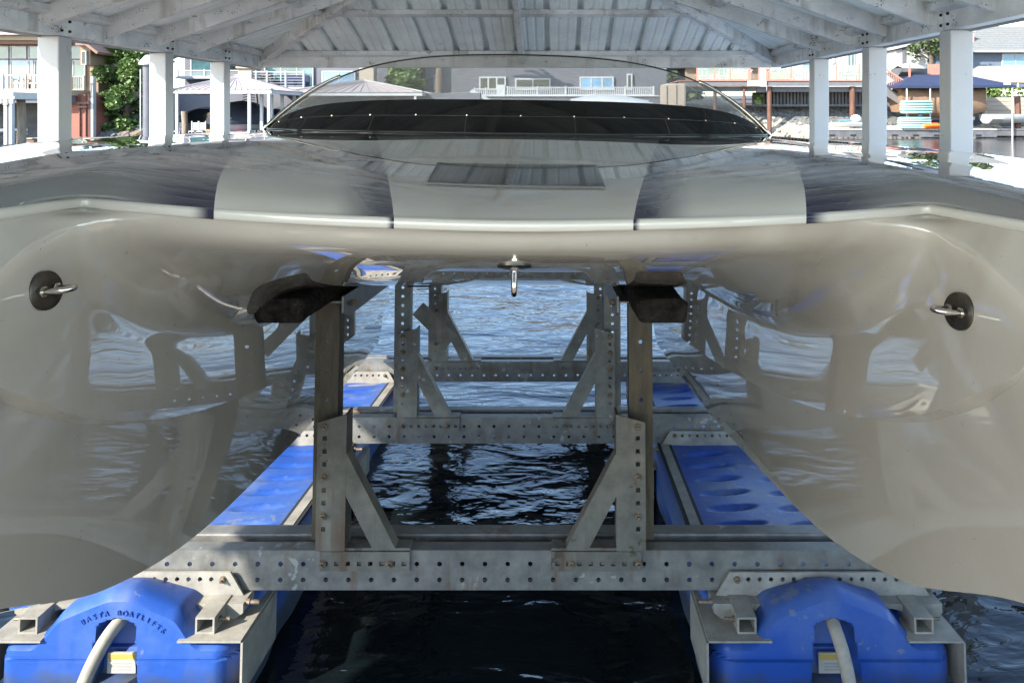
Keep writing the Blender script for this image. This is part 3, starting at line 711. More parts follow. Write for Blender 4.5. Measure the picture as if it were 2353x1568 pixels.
for s in (-1, 1):
    for y, fr in ((2.2, True), (3.34, False), (4.27, False)): upright(s, y, fr)
    # bunk board wrapped in carpet, with its support angle
    m = MB(); bx = s*.488; n = 14
    def rr(hw, hh, r, k=5):
        pts = []
        for cx, cz, a0 in ((hw-r, hh-r, 0), (-hw+r, hh-r, 90), (-hw+r, -hh+r, 180), (hw-r, -hh+r, 270)):
            for i in range(k+1): pts.append((cx+r*math.cos(R(a0+90*i/k)), cz+r*math.sin(R(a0+90*i/k))))
        return pts
    st = [(-.315, .90), (-.312, .97), (-.30, 1.0)]+[(v, 1+0.02*math.sin(v*9)) for v in np.linspace(-.24, 2.4, 60)]
    G = []
    for yy, k in st:
        p = rr(.066*k, .032*k+0.0012*math.sin(yy*31), .022*k); p.append(p[0])
        G.append([(bx+a+0.002*math.sin(yy*17+j), yy, LZ(1.080)+c+random.uniform(-.0012, .0012)) for j, (a, c) in enumerate(p)])
    m.grid(G); m.add([q for q in G[0][:-1]], [tuple(range(len(G[0])-1))]); m.add([q for q in G[-1][:-1]], [tuple(range(len(G[-1])-1))])
    bunk = m.build('bunk', M['carpet'], lift, angle=45)
    m = MB(); a, b = sorted((s*.398, s*.392))
    m.prism([(-.06, LZ(1.025)), (-.06, LZ(1.072)), (2.35, LZ(1.072)), (2.35, LZ(1.01)), (.0, LZ(1.005))], 'x', a, b)
    a, b = sorted((s*.398, s*.47)); m.box(a, b, -.05, 2.35, LZ(1.051), LZ(1.0555))
    m.build('bunk_angle', M['galv'], bunk)
    for y in (0.03, 0.55, 1.2, 1.9):
        MB().lathe((s*.392, y, LZ(1.038)), [(.010, 0), (.010, -s*.008), (.006, -s*.014)], 6, 'x').build('bolt', M['bolt'], bunk)
    MB().box(s*.495, s*.52, -.20, -.17, LZ(1.03), LZ(1.058)).build('bunk_tab', M['galv'], bunk)
# guide arm bolted beside the left second column, with a dark round pad
m = MB(); m.bar((-.40, LY(3.38), LZ(.80)), (-.245, LY(3.36), LZ(.66)), .012, .07); m.build('guide_arm', M['galv'], lift)
m = MB(); m.prism([(-.395+.05*math.cos(R(a)), LZ(.905)+.05*math.sin(R(a))) for a in range(-8, 189, 14)], 'y', LY(3.36), LY(3.42)); m.build('guide_pad', M['carpet'], lift)

# pontoons
PC, PHW = .965, .33
def profile_top(x, hump):
    """height of the pontoon top at offset x from its middle; hump 1 at the front end, 0 along the body."""
    a = abs(x)/PHW; ax = abs(x)
    tent = .300-.40*math.sqrt(max(0, ax-.015)**2+.0004); q = max(0, min(1, (.232-ax)/.085)); q = q*q*(3-2*q)
    hm = .172+(tent-.172)*q
    body = .226
    z = hm*hump+body*(1-hump)
    edge_ = max(0, (a-.82)/.18)
    return z-.060*(1-math.sqrt(max(0, 1-edge_**2)))
def pontoon(s):
    cx = s*PC
    us = np.concatenate([np.linspace(-1, -.84, 6), np.linspace(-.82, .82, 43), np.linspace(.84, 1, 6)])
    ys = np.concatenate([np.linspace(.012, .10, 6), np.linspace(.12, .26, 8), np.linspace(.28, 2.75, 300)])
    Y0 = 2.05
    def bump_(x, y):
        if y < .34: return 0
        d = 0
        yy = (y-.36) % .125-.0625
        for c in (-.115*s, .135*s):
            e = ((x-c)/.105)**2+((yy-.16*(x-c))/.026)**2
            if e < 1: d -= .020*(1-e)**1.5*(1 if yy < 0.03 else 1)
        return d
    us_top = us; us = np.concatenate([us[:6], np.linspace(-.82, .82, 91), us[-6:]])
    def front_y(u, z): return .10*max(0, z-.14)-.004+.07*max(0, (abs(u)-.80)/.20)**2.2
    top = []
    for y in ys:
        hu = max(0, min(1, 1-(y-.07)/.17)); hu = hu*hu*(3-2*hu)
        row = []
        for u in us:
            x = u*PHW
            z = profile_top(x, hu)+bump_(x, y)
            e = max(0, 1-(y-ys[0])/.035); zz = z-.02*e*e; yf = front_y(u, profile_top(x, 1)-.02); k = max(0, 1-(y-ys[0])/.25)
            row.append((cx+x, LY(Y0+(y-ys[0])+yf*k+ys[0]*(1-k)), LZ(zz)))
        top.append(row)
    m = MB(); m.grid(top)
    # front face with a hose recess
    ZB = -.28; front = []
    lev = [('a', z) for z in (-.28, -.1, 0, .03, .05, .06, .07, .085, .10, .115, .122, .1265, .129, .1315, .136)]+[('r', v) for v in np.linspace(0, 1, 34)]
    for kd, vz in lev:
        row = []
        for u in us:
            x = u*PHW; zt = profile_top(x, 1)-.02
            zl = min(.142, zt-.02)
            z = min(vz, zl-.002) if kd == 'a' else zl+vz*(zt-zl)
            v = (z-ZB)/(zt-ZB)
            y = 0
            # rounding toward sides
            y += front_y(u, z)
            if abs(z-.129) < .0024: y += .004
            if z < .128: y -= .006
            # recess
            vv = (z-.06)/(.226-.06)
            if -0.05 < vv < 1.08:
                hw = .070-.022*max(0, min(1, vv)); xo = x
                inx = max(0, min(1, (hw-abs(xo))/.010)); inz = max(0, min(1, (z-.055)/.012))*max(0, min(1, (.232-abs(xo)*.25-z)/.012))
                q = inx*inz; q = q*q*(3-2*q); y += q*(.045+.055*max(0, min(1, vv)))
            row.append((cx+x, LY(Y0+y), LZ(z)))
        front.append(row)
    # tie top of front to front of top
    m.grid(front)
    # sides with shallow vertical flutes and lower body
    for u in (-1, 1):
        G = []
        for y in np.concatenate([[.066, .08], np.linspace(.12, 2.75, 120)]):
            hu = max(0, min(1, 1-(y-.05)/.17)); hu = hu*hu*(3-2*hu)
            zt = profile_top(u*PHW, hu); row = []
            for k, f in enumerate((0, .12, .25, .4, .55, .75, 1)):
                z = zt+(ZB-zt)*f
                fl = .012*max(0, math.cos((y-.3)*2*math.pi/.62))**3*(1 if .2 < f < .9 else 0)
                row.append((cx+u*(PHW+(.012 if f > .3 else 0)-fl), LY(Y0+y), LZ(z)))
            G.append(row)
        m.grid(G)
    p = m.build('pontoon', M['blue'], lift, smooth=True, merge=True); p.data.set_sharp_from_angle(angle=R(38))
    # steel rail let into the top along the inner side
    xr = s*(.69)
    MB().box(xr-.017, xr+.017, LY(2.36), LY(4.75), LZ(.222), LZ(.2305)).build('steel_rail', M['galvd'], p)
    for dx in (-.0235, .0235): MB().box(xr+dx-.006, xr+dx+.006, LY(2.36), LY(4.75), LZ(.2215), LZ(.2285)).build('rail_groove', M['dark'], p)
    # hose from the recess down into the water
    dxh = -.075 if s < 0 else .02
    path = [(cx+.004, LY(2.17), LZ(.222)), (cx+.003, LY(2.10), LZ(.219)), (cx-.0+dxh*.1, LY(2.045), LZ(.205)), (cx+dxh*.3, LY(2.0), LZ(.165)), (cx+dxh*.55, LY(1.975), LZ(.10)), (cx+dxh*.8, LY(1.965), LZ(0)), (cx+dxh, LY(1.965), LZ(-.2))]
    K = np.arange(len(path)); pts = spline(K, np.array(path), np.linspace(0, len(path)-1, 40))
    MB().tube([tuple(q) for q in pts], .0175, 14).build('hose', M['hose'], p, smooth=True)
    MB().lathe((cx, LY(2.105), LZ(.219)), [(.0225, 0), (.0225, .012)], 16, 'y').build('hose_clamp', M['steel'], p)
    m = MB(); yy = LY(2.05)+.030
    m.box(cx-.035, cx+.042, yy-.002, yy+.004, LZ(.075), LZ(.128), 0); m.box(cx-.033, cx+.040, yy-.0028, yy-.0022, LZ(.111), LZ(.125), 1)
    for k in range(3): m.box(cx-.02, cx+.03, yy-.0028, yy-.0022, LZ(.083+.008*k), LZ(.086+.008*k), 2)
    m.build('warning_sticker', [M['sticker'], M['yellow'], M['print']], p)
    return p
pont = [pontoon(s) for s in (-1, 1)]
# raised moulded maker's lettering on an arc over the left recess
pbv = BVHTree.FromPolygons([v.co.copy() for v in pont[0].data.vertices], [tuple(p.vertices) for p in pont[0].data.polygons])
def letters(txt, cx, R0, zc, a0, a1, y, size, name, parent, m_):
    for i, ch in enumerate(txt):
        if ch == ' ': continue
        cu = bpy.data.curves.new(name, 'FONT'); cu.body = ch; cu.size = size; cu.extrude = .0022; cu.align_x = 'CENTER'; cu.align_y = 'CENTER'
        o = bpy.data.objects.new(name, cu); COL.objects.link(o)
        me = bpy.data.meshes.new_from_object(o.evaluated_get(bpy.context.evaluated_depsgraph_get())); me.name = name
        bpy.data.objects.remove(o); bpy.data.curves.remove(cu)
        o = bpy.data.objects.new(name, me); COL.objects.link(o); me.materials.clear(); me.materials.append(m_); o.parent = parent
        t = i/(len(txt)-1); a = R(a0+(a1-a0)*t); lx, lz = cx+R0*math.cos(a), zc+R0*math.sin(a)
        hit = pbv.ray_cast(Vector((lx, -1, lz)), Vector((0, 1, 0))); y = hit[0].y-.0014 if hit[0] else y
        o.matrix_basis = Matrix.Translation((lx, y, lz)) @ Matrix.Rotation(R(90)-a, 4, 'Y') @ Matrix.Rotation(R(90), 4, 'X')
letters('BASTA BOATLIFTS', -PC, .20, LZ(.2455)-.20, 117, 51, 0, .0185, 'moulded_letter', pont[0], M['blue'])

# saddles that clamp the beams to the pontoons
def saddle(s, y):
    m = MB(); yy = LY(y)
    xa, xb = sorted((s*.715, s*1.245))
    hs = [(min(xa, xb)+.02+.0326*k, LZ(.2665), .0068, 'o') for k in range(16)]
    m.plate(xa, xb, LZ(.222), LZ(.286), yy-.010, .007, hs)
    for e, o in ((.715, -1), (1.245, 1)):
        m.prism([(s*e, LZ(.222)), (s*e, LZ(.286)), (s*(e+o*.040), LZ(.222))], 'y', yy-.010, yy-.003)
    xa, xb = sorted((s*.66, s*1.30))
    arch = [(xa, LZ(.2215)), (xb, LZ(.2215)), (xb, LZ(.197)), (xb-.03, LZ(.175)), (xb-.06, LZ(.172)), (xb-.085, LZ(.196)), (xb-.14, LZ(.2085)), (xa+.14, LZ(.2085)), (xa+.085, LZ(.196)), (xa+.06, LZ(.172)), (xa+.03, LZ(.175)), (xa, LZ(.197))]
    m.prism(arch, 'y', yy-.05, yy+.03)
    o = m.build('saddle_plate', M['galvd'], lift)
    bolt(o, s*.735, yy-.010, LZ(.2665), .008)
    for c, side in ((s*.735, -s), (s*1.215, s)):
        t = MB(); w_, h_, th = .026, .0215, .005; zc = LZ(.2035)
        y0, y1 = yy-.12, yy+.10
        t.box(c-w_, c+w_, y0, y1, zc-h_, zc-h_+th); t.box(c-w_, c+w_, y0, y1, zc+h_-th, zc+h_)
        t.box(c-w_, c-w_+th, y0, y1, zc-h_+th, zc+h_-th); t.box(c+w_-th, c+w_, y0, y1, zc-h_+th, zc+h_-th)
        t.build('clamp_tube', M['galvd'], o)
        t = MB(); e = s*(.625 if abs(c) < 1 else 1.305); i_ = s*(.795 if abs(c) < 1 else 1.160)
        a, b_ = sorted((e, i_)); t.box(a, b_, yy-.15, yy+.10, LZ(.1765), LZ(.1818))
        a, b_ = sorted((e, e+.006*(s if abs(c) < 1 else -s)*-1)); t.box(a, b_, yy-.15, yy+.10, LZ(.04), LZ(.1763))
        t.build('hold_down_plate', M['galvd'], o)
        for z in (.205,): 
            t = MB(); t.lathe((c+side*w_, yy-.09, LZ(z)), [(.008, 0), (.008, side*.008), (.005, side*.009), (.005, side*.03)], 8, 'x'); t.build('clamp_bolt', M['bolt'], o)
    t = MB(); t.lathe((s*.66, yy-.03, LZ(.216)), [(.009, 0), (.009, -s*.012), (.006, -s*.013), (.006, -s*.04)], 8, 'x'); t.build('clamp_bolt', M['bolt'], o)
for s in (-1, 1):
    for y in (2.19, 3.33, 4.26): saddle(s, y)

# ------------------------------------------------------------------ far shore
class BG:
    """builder for something standing at distance Y: rectangles are given as seen from the walkway, turned into metres."""
    def __init__(s, Y): s.Y = Y
    def b(s, m, x0, y0, x1, y1, dy0=0.0, dy1=0.3, mi=0):
        return m.box(X(x0, s.Y), X(x1, s.Y), s.Y+dy0, s.Y+dy1, Z(y1, s.Y), Z(y0, s.Y), mi)
    def part(s, name, mt, par, rects, dy0=0.0, dy1=0.3, **k):
        m = MB()
        for r in rects: s.b(m, *r, dy0, dy1)
        o = m.build(name, mt, par, **k); o.location -= par.location if par else Vector(); return o
    def parts(s, name, mt, par, rects, dy0=0.0, dy1=0.3):
        return [s.part(name, mt, par, [r], dy0, dy1) for r in rects]
    def at(s, x, y, dy=0): return (X(x, s.Y), s.Y+dy, Z(y, s.Y))
def at0(o, par): o.location -= par.location; return o
def window(bg, par, x0, y0, x1, y1, glass, dy=-0.05, fw=2.0, cols=1, rows=1, fm=None):
    """framed window: frame part with its panes as sub-parts."""
    m = MB()
    bg.b(m, x0, y0, x1, y0+fw, dy-0.06, dy+.06); bg.b(m, x0, y1-fw, x1, y1, dy-0.06, dy+.06)
    for c in range(cols+1):
        xx = x0+(x1-x0-fw)*c/cols; bg.b(m, xx, y0+fw, xx+fw, y1-fw, dy-0.06, dy+.06)
    for r in range(1, rows):
        yy = y0+(y1-y0)*r/rows; bg.b(m, x0+fw, yy-fw/2, x1-fw, yy+fw/2, dy-0.055, dy+.055)
    f = at0(m.build('window', fm or M['white'], par), par)
    for c in range(cols):
        a = x0+(x1-x0-fw)*c/cols+fw; b = x0+(x1-x0-fw)*(c+1)/cols
        p = MB(); bg.b(p, a, y0+fw, b, y1-fw, dy-.02, dy+.02); p.build('pane', glass, f)
    return f
def railing(bg, par, x0, x1, y0, y1, posts, mt, dy=-1.2, step=4.0, hor=False, bw=1.1):
    m = MB(); bg.b(m, x0, y0, x1, y0+2, dy-.04, dy+.04); bg.b(m, x0, y1-2, x1, y1, dy-.04, dy+.04)
    o = at0(m.build('handrail', mt, par), par)
    m = MB()
    if hor:
        n = 6
        for i in range(1, n): bg.b(m, x0, y0+(y1-y0)*i/n, x1, y0+(y1-y0)*i/n+.8, dy-.01, dy+.01)
    else:
        x = x0
        while x < x1: bg.b(m, x, y0+2.001, x+bw, y1-2.001, dy-.02, dy+.02); x += step
    kind(at0(m.build('balusters', mt, par), par), 'stuff')
    for p in posts:
        m = MB(); bg.b(m, p, y0-2, p+3.2, y1, dy-.06, dy+.06); at0(m.build('railing_post', mt, par), par)
def leaves(n, pts_fn, size, mt, name, par, seed=1):
    rnd = random.Random(seed); m = MB()
    for _ in range(n):
        p, sc = pts_fn(rnd)
        a = rnd.uniform(0, 6.28); u = Vector((math.cos(a), math.sin(a), rnd.uniform(-.6, .6))).normalized(); v = u.cross(Vector((rnd.uniform(-1,1), rnd.uniform(-1,1), rnd.uniform(-.3,1)))).normalized()
        s_ = size*sc*rnd.uniform(.6, 1.4); p = Vector(p)
        m.add([p-u*s_-v*s_*.5, p+u*s_*.3-v*s_*.6, p+u*s_, p+v*s_*.7], [(0,1,2,3)])
    me = bpy.data.meshes.new(name); me.from_pydata(m.v, [], m.f); me.materials.append(mt)
    o = bpy.data.objects.new(name, me); COL.objects.link(o); o.parent = par
    return o
def tree(name, label, cat, loc, h, rad, mt, n=3500, size=.16, conifer=False, group=None, seed=1, clear_=0.0):
    t = thing(name, label, cat, loc, group=group)
    rnd = random.Random(seed)
    m = MB(); m.tube([(0,0,-.5), (.05*rad,0,h*.4), (.0,.05*rad,h*.85)], [.09*rad+.05, .06*rad+.03, .02*rad+.01], 8)
    cl = []
    for i in range(46):
        f = rnd.random(); zz = clear_+f*(h-clear_)
        if conifer: rr_ = rad*min(1.0, (1.12-f)*1.6)*min(1, .55+f*2.5)
        else: rr_ = rad*math.sqrt(max(.06, 1-((f-.45)/.6)**2))
        a = rnd.uniform(0, 6.28); q = math.sqrt(rnd.random())*.85
        c = (rr_*q*math.cos(a), rr_*q*math.sin(a), zz); cl.append((c, rad*rnd.uniform(.22, .42)))
        if i % 3 == 0: m.tube([(0,0,max(0.2, zz-.25*rad)), c], [.03*rad+.01, .008], 5)
    m.build('trunk', M['bark'], t, smooth=True)
    def fn(r):
        c, s_ = cl[r.randrange(len(cl))]
        while True:
            d = Vector((r.uniform(-1,1), r.uniform(-1,1), r.uniform(-1,1)))
            if .35 < d.length < 1: break
        return (c[0]+d.x*s_, c[1]+d.y*s_, max(.05, c[2]+d.z*s_*.8)), 1
    leaves(n, fn, size, mt, 'crown', t, seed)
    return t
def pile(name, label, bg, x0, y0, x1, mt, group=None, slant=0.0):
    c = X((x0+x1)/2, bg.Y); r = abs(X(x1, bg.Y)-X(x0, bg.Y))/2; zt = Z(y0, bg.Y)
    m = MB(); m.tube([(c, bg.Y, -1), (c+.3*r, bg.Y, zt*.5), (c, bg.Y, zt-.03), (c, bg.Y, zt)], [r*1.06, r, r*.98, r*.86], 14)
    return tag(m.build(name, mt, None, angle=40), label, 'piling', group)

# --- left: tan house on stilts with a big glazed balcony
g = BG(44.0)
hA = thing('balcony_house', 'tan two storey waterside house with big glazed front and long balcony, left of the conifer', 'house', (X(80, 44), 46, 0))
g.part('wall', M['tan'], hA, [(-330, 78, 178, 222)], 2.0, 7.0)
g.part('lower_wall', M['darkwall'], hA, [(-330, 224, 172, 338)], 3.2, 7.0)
g.part('roof', M['pinkroof'], hA, [(-330, 66, 150, 79)], .2, 7.4)
g.part('eave_board', M['cream'], hA, [(-330, 80, 118, 89)], .9, 2.0); g.part('eave_fascia', M['fascia'], hA, [(-330, 89.2, 116, 97)], 1.2, 1.99)
for (a, b, gl) in ((-60, -34, 'teal'), (-30, 9, 'teal'), (13, 43, 'teal'), (51, 81, 'darkwin'), (85, 107, 'teal'), (109, 140, 'teal')):
    window(g, hA, a, 100, b, 130, M[gl], 1.9)
for (a, b, gl) in ((-60, -34, 'skywin'), (-30, 13, 'skywin'), (13, 26, 'skywin'), (28, 46, 'teal'), (52, 72, 'teal'), (76, 86, 'white'), (88, 118, 'darkwin'), (120, 150, 'teal')):
    if gl == 'white': g.part('pillar', M['white'], hA, [(a, 132, b, 206)], 1.7, 1.99)
    else: window(g, hA, a, 133, b, 204, M[gl], 1.9)
bay = g.part('bay', M['tan'], hA, [(169, 98, 193, 148)], .6, 2.6); window(g, hA, 176, 116, 187, 148, M['darkwin'], .5, 1.6)
m = MB(); m.prism([(X(168, 44), Z(97, 44)), (X(192, 44), Z(97, 44)), (X(220, 44), Z(119, 44)), (X(217, 44), Z(124, 44)), (X(190, 44), Z(104, 44)), (X(168, 44), Z(104, 44))], 'y', 44.2, 48); at0(m.build('porch_roof', M['fascia'], hA), hA)
g.part('balcony_floor', M['cream'], hA, [(-330, 207.5, 172, 220)], -.6, 2.0); g.part('balcony_beam', M['greywall'], hA, [(-330, 222, 172, 237)], -.3, 0.1)
railing(g, hA, -330, 117, 173, 207, (-60, 20, 72, 105), M['cream'], -.5, 12)
railing(g, hA, 169, 198, 176, 208, (168, 196), M['cream'], -.2, 4.2)
g.part('stair_wall', M['salmon'], hA, [(120, 217, 203, 318)], .3, 2.0); g.part('stair_post', M['white'], hA, [(203.5, 176, 209, 318)], .2, .5)
for xx in (176, 190, 199): g.part('trellis_rod', M['fascia'], hA, [(xx, 217, xx+1.6, 314)], .2, .29)
g.part('trellis_bar', M['fascia'], hA, [(172, 234, 202, 239), (172, 244, 196, 248)], .12, .19)
for i, xx in enumerate((26, 62, 95)):
    ch = thing('patio_chair', ('cream patio armchair by the blue balcony window', 'low cream patio lounger on the balcony behind the railing', 'cream patio armchair nearest the white boathouse post on the balcony')[i], 'chair', (X(xx+9, 44), 44.5, Z(206, 44)), group='patio chairs on the tan balcony')
    wd = .36 if i != 1 else .55
    MB().box(-wd, wd, -.25, .25, .33, .40).build('seat', M['cream'], ch)
    for k in range(4): 
        xk = -wd+.05+k*(2*wd-.1)/3; MB().box(xk-.035, xk+.035, .2, .26, .42, .85).build('back_slat', M['cream'], ch)
    for sx_ in (-1, 1):
        MB().box(sx_*wd-.04, sx_*wd+.04, -.28, .25, .56, .60).build('armrest', M['cream'], ch)
        for yy in (-.24, .2): MB().box(sx_*wd-.03, sx_*wd+.03, yy, yy+.05, 0, .56).build('leg', M['cream'], ch)
sh = thing('shelter', 'small pale shelter roof with scalloped edge on white posts beside the dark piling', 'shelter', (X(5, 38), 39, 0))
g2 = BG(38.0)
g2.part('canopy', M['cap'], sh, [(-90, 212, 30, 222), (-90, 222, 33, 228)], 0, 2.4)
for k in range(9): g2.part('scallop', M['cap'], sh, [(-88+k*13.4, 228.2, -78+k*13.4, 238+3*(k % 2))], .02, .08)
for xx in (-60, -45, 5, 17): g2.part('post', M['white'], sh, [(xx, 228, xx+7, 345)], .1, .3)
pile('mooring_pile', 'dark weathered timber mooring pile under the tan balcony', BG(39.5), 39, 227, 57, M['wood'])
m = MB(); b = BG(42)
for k in range(13):
    pass
def hullboat(name, label, x0, x1, y0, y1, Y, mt, cover=None, cat='boat', stripe=None):
    """small boat seen side on: lofted hull, optional cover on top."""
    t = thing(name, label, cat, (X((x0+x1)/2, Y), Y, Z(y1, Y)))
    L_ = X(x1, Y)-X(x0, Y); hgt = Z(y0, Y)-Z(y1, Y); G = []
    for i in range(17):
        f = i/16; xx = (f-.5)*L_; bw = .9*math.sin(math.pi*min(1, .25+.75*(1-f)**.6*1.0)) if f > .0 else .6
        bw = max(.03, .85*(1-f**3)); keel = .15*hgt*f**2
        G.append([(xx, -bw, hgt), (xx, -bw*.95, hgt*.5+keel), (xx, -bw*.4, keel+.02), (xx, 0, keel), (xx, bw*.4, keel+.02), (xx, bw*.95, hgt*.5+keel), (xx, bw, hgt), (xx, 0, hgt*1.03), (xx, -bw, hgt)])
    m = MB(); m.grid(G); m.add(G[0][:-1], [tuple(range(8))]); m.build('hull', mt, t, angle=50)
    if stripe:
        m = MB(); m.grid([[(p[1][0], p[1][1]*1.02-.005, p[1][2]+hgt*.10), (p[1][0], p[1][1]*1.02-.005, p[1][2]-hgt*.12)] for p in G]); m.build('stripe', stripe, t)
    if cover:
        G2 = []
        for i in range(13):
            f = i/12; xx = (f-.5)*L_*.9; bw = .8*(1-f**4)+.05; hh = hgt*(1.0+.55*math.sin(math.pi*min(.97, f*.9+.1)))
            G2.append([(xx, -bw, hgt*.95), (xx, -bw*.9, hgt*1.05), (xx, 0, hh+.1), (xx, bw*.9, hgt*1.05), (xx, bw, hgt*.95)])
        m = MB(); m.grid(G2); m.build('cover', cover, t, smooth=True)
    return t
hullboat('white_dinghy', 'white dinghy moored under the tan balcony house', -70, 64, 297, 312, 41, M['white'], stripe=M['navy'])
def slabdock(name, label, x0, x1, y0, y1, Y, depth, mt, side, cat='dock'):
    t = thing(name, label, cat, (X((x0+x1)/2, Y), Y, 0)); bg_ = BG(Y)
    n = max(2, int((X(x1, Y)-X(x0, Y))/.5)); 
    for k in range(n):
        a = x0+(x1-x0)*k/n; b_ = x0+(x1-x0)*(k+.94)/n
        bg_.part('deck_board', mt, t, [(a, y0, b_, y0+3)], -.05, depth)
    bg_.part('float', side, t, [(x0, y0+3.2, x1, y1)], 0, depth)
    return t
slabdock('salmon_dock', 'low salmon topped dock below the tan balcony house', 58, 122, 317, 330, 40, 1.6, M['cream'], M['fascia'])
slabdock('landing_dock', 'low pale landing dock below the salmon stair wall', 168, 236, 317, 330, 40, 1.6, M['cream'], M['darkwall'])

# --- conifer and rock bank
tree('conifer', 'bushy green conifer between the tan house and the grey capped piling', 'tree', (X(262, 45), 46.2, Z(300, 45)), Z(96, 45)-Z(300, 45), 1.95, M['leaf'], 20000, .105, False, seed=3)
def rocks(name, label_kind, n, fn, mt, size, seed=5):
    rnd = random.Random(seed); m = MB()
    for _ in range(n):
        p = fn(rnd); s_ = size*rnd.uniform(.55, 1.5); vs = []
        for d in ((1,0,0),(-1,0,0),(0,1,0),(0,-1,0),(0,0,1),(0,0,-1),(.6,.6,.6),(-.6,.6,.6),(.6,-.6,.6),(-.6,-.6,.6),(.6,-.6,-.6),(-.6,-.6,-.6)):
            q = Vector(d)*s_*rnd.uniform(.75, 1.1); vs.append((p[0]+q.x*1.2, p[1]+q.y, p[2]+q.z*.8))
        m.add(vs, [(4,6,8),(4,8,9),(4,9,7),(4,7,6),(0,8,6),(0,10,8),(3,8,10),(3,9,8),(3,11,9),(3,10,11),(1,9,11),(1,7,9),(2,6,7),(0,6,2),(1,2,7),(5,11,10),(5,10,0),(5,1,11)])
    return kind(m.build(name, mt), 'stuff')
rocks('grey_bank_rocks', '', 520, lambda r: (lambda f: (X(r.uniform(205, 345), 46), 44.8+2.4*f, .1+1.35*f+r.uniform(-.1, .1)))(r.random()), M['rockd'], .17)
rocks('tan_bank_rocks', '', 60, lambda r: (X(r.uniform(305, 345), 46), 44.9+r.random(), .15+r.uniform(0, .3)), M['stone'], .2, 8)
# capped grey piling beside the boathouse
pg = thing('capped_piling', 'slim grey piling with a wide white cap beside the second left boathouse post', 'piling', (X(341, 20), 20, 0))
m = MB(); m.tube([(0,0,-1), (0,0,Z(150, 20))], .135, 18); m.build('pile_shaft', M['piling'], pg, angle=40)
m = MB(); z0 = Z(150, 20); m.lathe((-.02, 0, z0), [(.10, -.02), (.205, .0), (.212, .05), (.19, .10), (.06, .25), (.01, .27)], 24); m.build('pile_cap', M['cap'], pg, angle=40)
m = MB(); m.tube([(-.155, -.1, Z(300, 20)), (-.155, -.1, Z(160, 20))], .018, 6); m.build('conduit', M['white'], pg)

# --- neighbouring hip roofed boathouses
def hipshed(name, label, x0, x1, ye, xp, yp, Y, posts, ybot, dep=5.0, wall=True):
    t = thing(name, label, 'boathouse', (X((x0+x1)/2, Y), Y+dep/2, 0))
    a, b_, ze, zp = X(x0, Y), X(x1, Y), Z(ye, Y), Z(yp, Y); y0, y1 = Y, Y+dep; xm = X(xp, Y); hw = (b_-a)/2
    ya = y0+min(hw, dep*.45); yb = y1-min(hw, dep*.45)
    ring_ = [(a, y0, ze), (b_, y0, ze), (b_, y1, ze), (a, y1, ze)]
    faces = [((a, y0), (b_, y0), (xm, ya), (xm, ya)), ]
    def sheet(p, q, r_, s_, n):
        p, q, r_, s_ = map(Vector, (p, q, r_, s_))
        for k in range(n):
            f0, f1 = k/n, (k+.97)/n
            A, B, C_, D_ = p.lerp(q, f0), p.lerp(q, f1), s_.lerp(r_, f1), s_.lerp(r_, f0)
            nn = (B-A).cross(D_-A); nn = nn.normalized() if nn.length > 1e-6 else (B-A).cross(C_-A).normalized()
            if nn.z < 0: nn = -nn
            m = MB(); m.add([A, B, C_, D_, A-nn*.03, B-nn*.03, C_-nn*.03, D_-nn*.03], [(0,1,2,3),(7,6,5,4),(0,4,5,1),(1,5,6,2),(2,6,7,3),(3,7,4,0)]); 
            m.bar(A+nn*.015, D_+nn*.015, .03, .05, nn) if (D_-A).length > .2 else None
            at0(m.build('roof_sheet', M['pinkroof'], t), t)
    sheet((a, y0, ze), (b_, y0, ze), (xm, ya, zp), (xm, ya, zp), 16)
    sheet((a, y1, ze), (a, y0, ze), (xm, ya, zp), (xm, yb, zp), 12); sheet((b_, y0, ze), (b_, y1, ze), (xm, yb, zp), (xm, ya, zp), 12)
    sheet((b_, y1, ze), (a, y1, ze), (xm, yb, zp), (xm, yb, zp), 8)
    for p, q in (((a, y0, ze), (xm, ya, zp)), ((b_, y0, ze), (xm, ya, zp))):
        m = MB(); m.bar((p[0], p[1]-.02, p[2]+.04), (q[0], q[1], q[2]+.05), .2, .06); at0(m.build('hip_trim', M['white'], t), t)
    m = MB(); m.box(a+.06, b_-.06, y0+.05, y0+.2, ze-.22, ze-.02); m.box(a+.06, a+.2, y0+.21, y1, ze-.22, ze-.02); m.box(b_-.2, b_-.06, y0+.21, y1, ze-.22, ze-.02); at0(m.build('eave_beam', M['white'], t), t)
    for i, (xx, dy) in enumerate(posts):
        m = MB(); m.box(X(xx, Y), X(xx, Y)+.15, y0+dy, y0+dy+.15, -1, ze-.22); at0(m.build('post', M['white'], t), t)
    return t
hipshed('hipped_boathouse', 'white boathouse with rose metal hip roof sheltering the black covered wakeboard boat', 398, 625, 206, 505, 170, 42, [(400, .1), (403, 4.6), (567, .1), (571, 1.6), (576, 2.8), (584, 4), (612, .1), (606, 4.6)], 320)
hipshed('far_hipped_boathouse', 'pale rose hip roofed boathouse standing behind the windscreen left end', 640, 972, 212, 812, 181, 47, [(643, .1), (650, 2), (662, 4), (950, .1), (935, 4)], 320, 6)
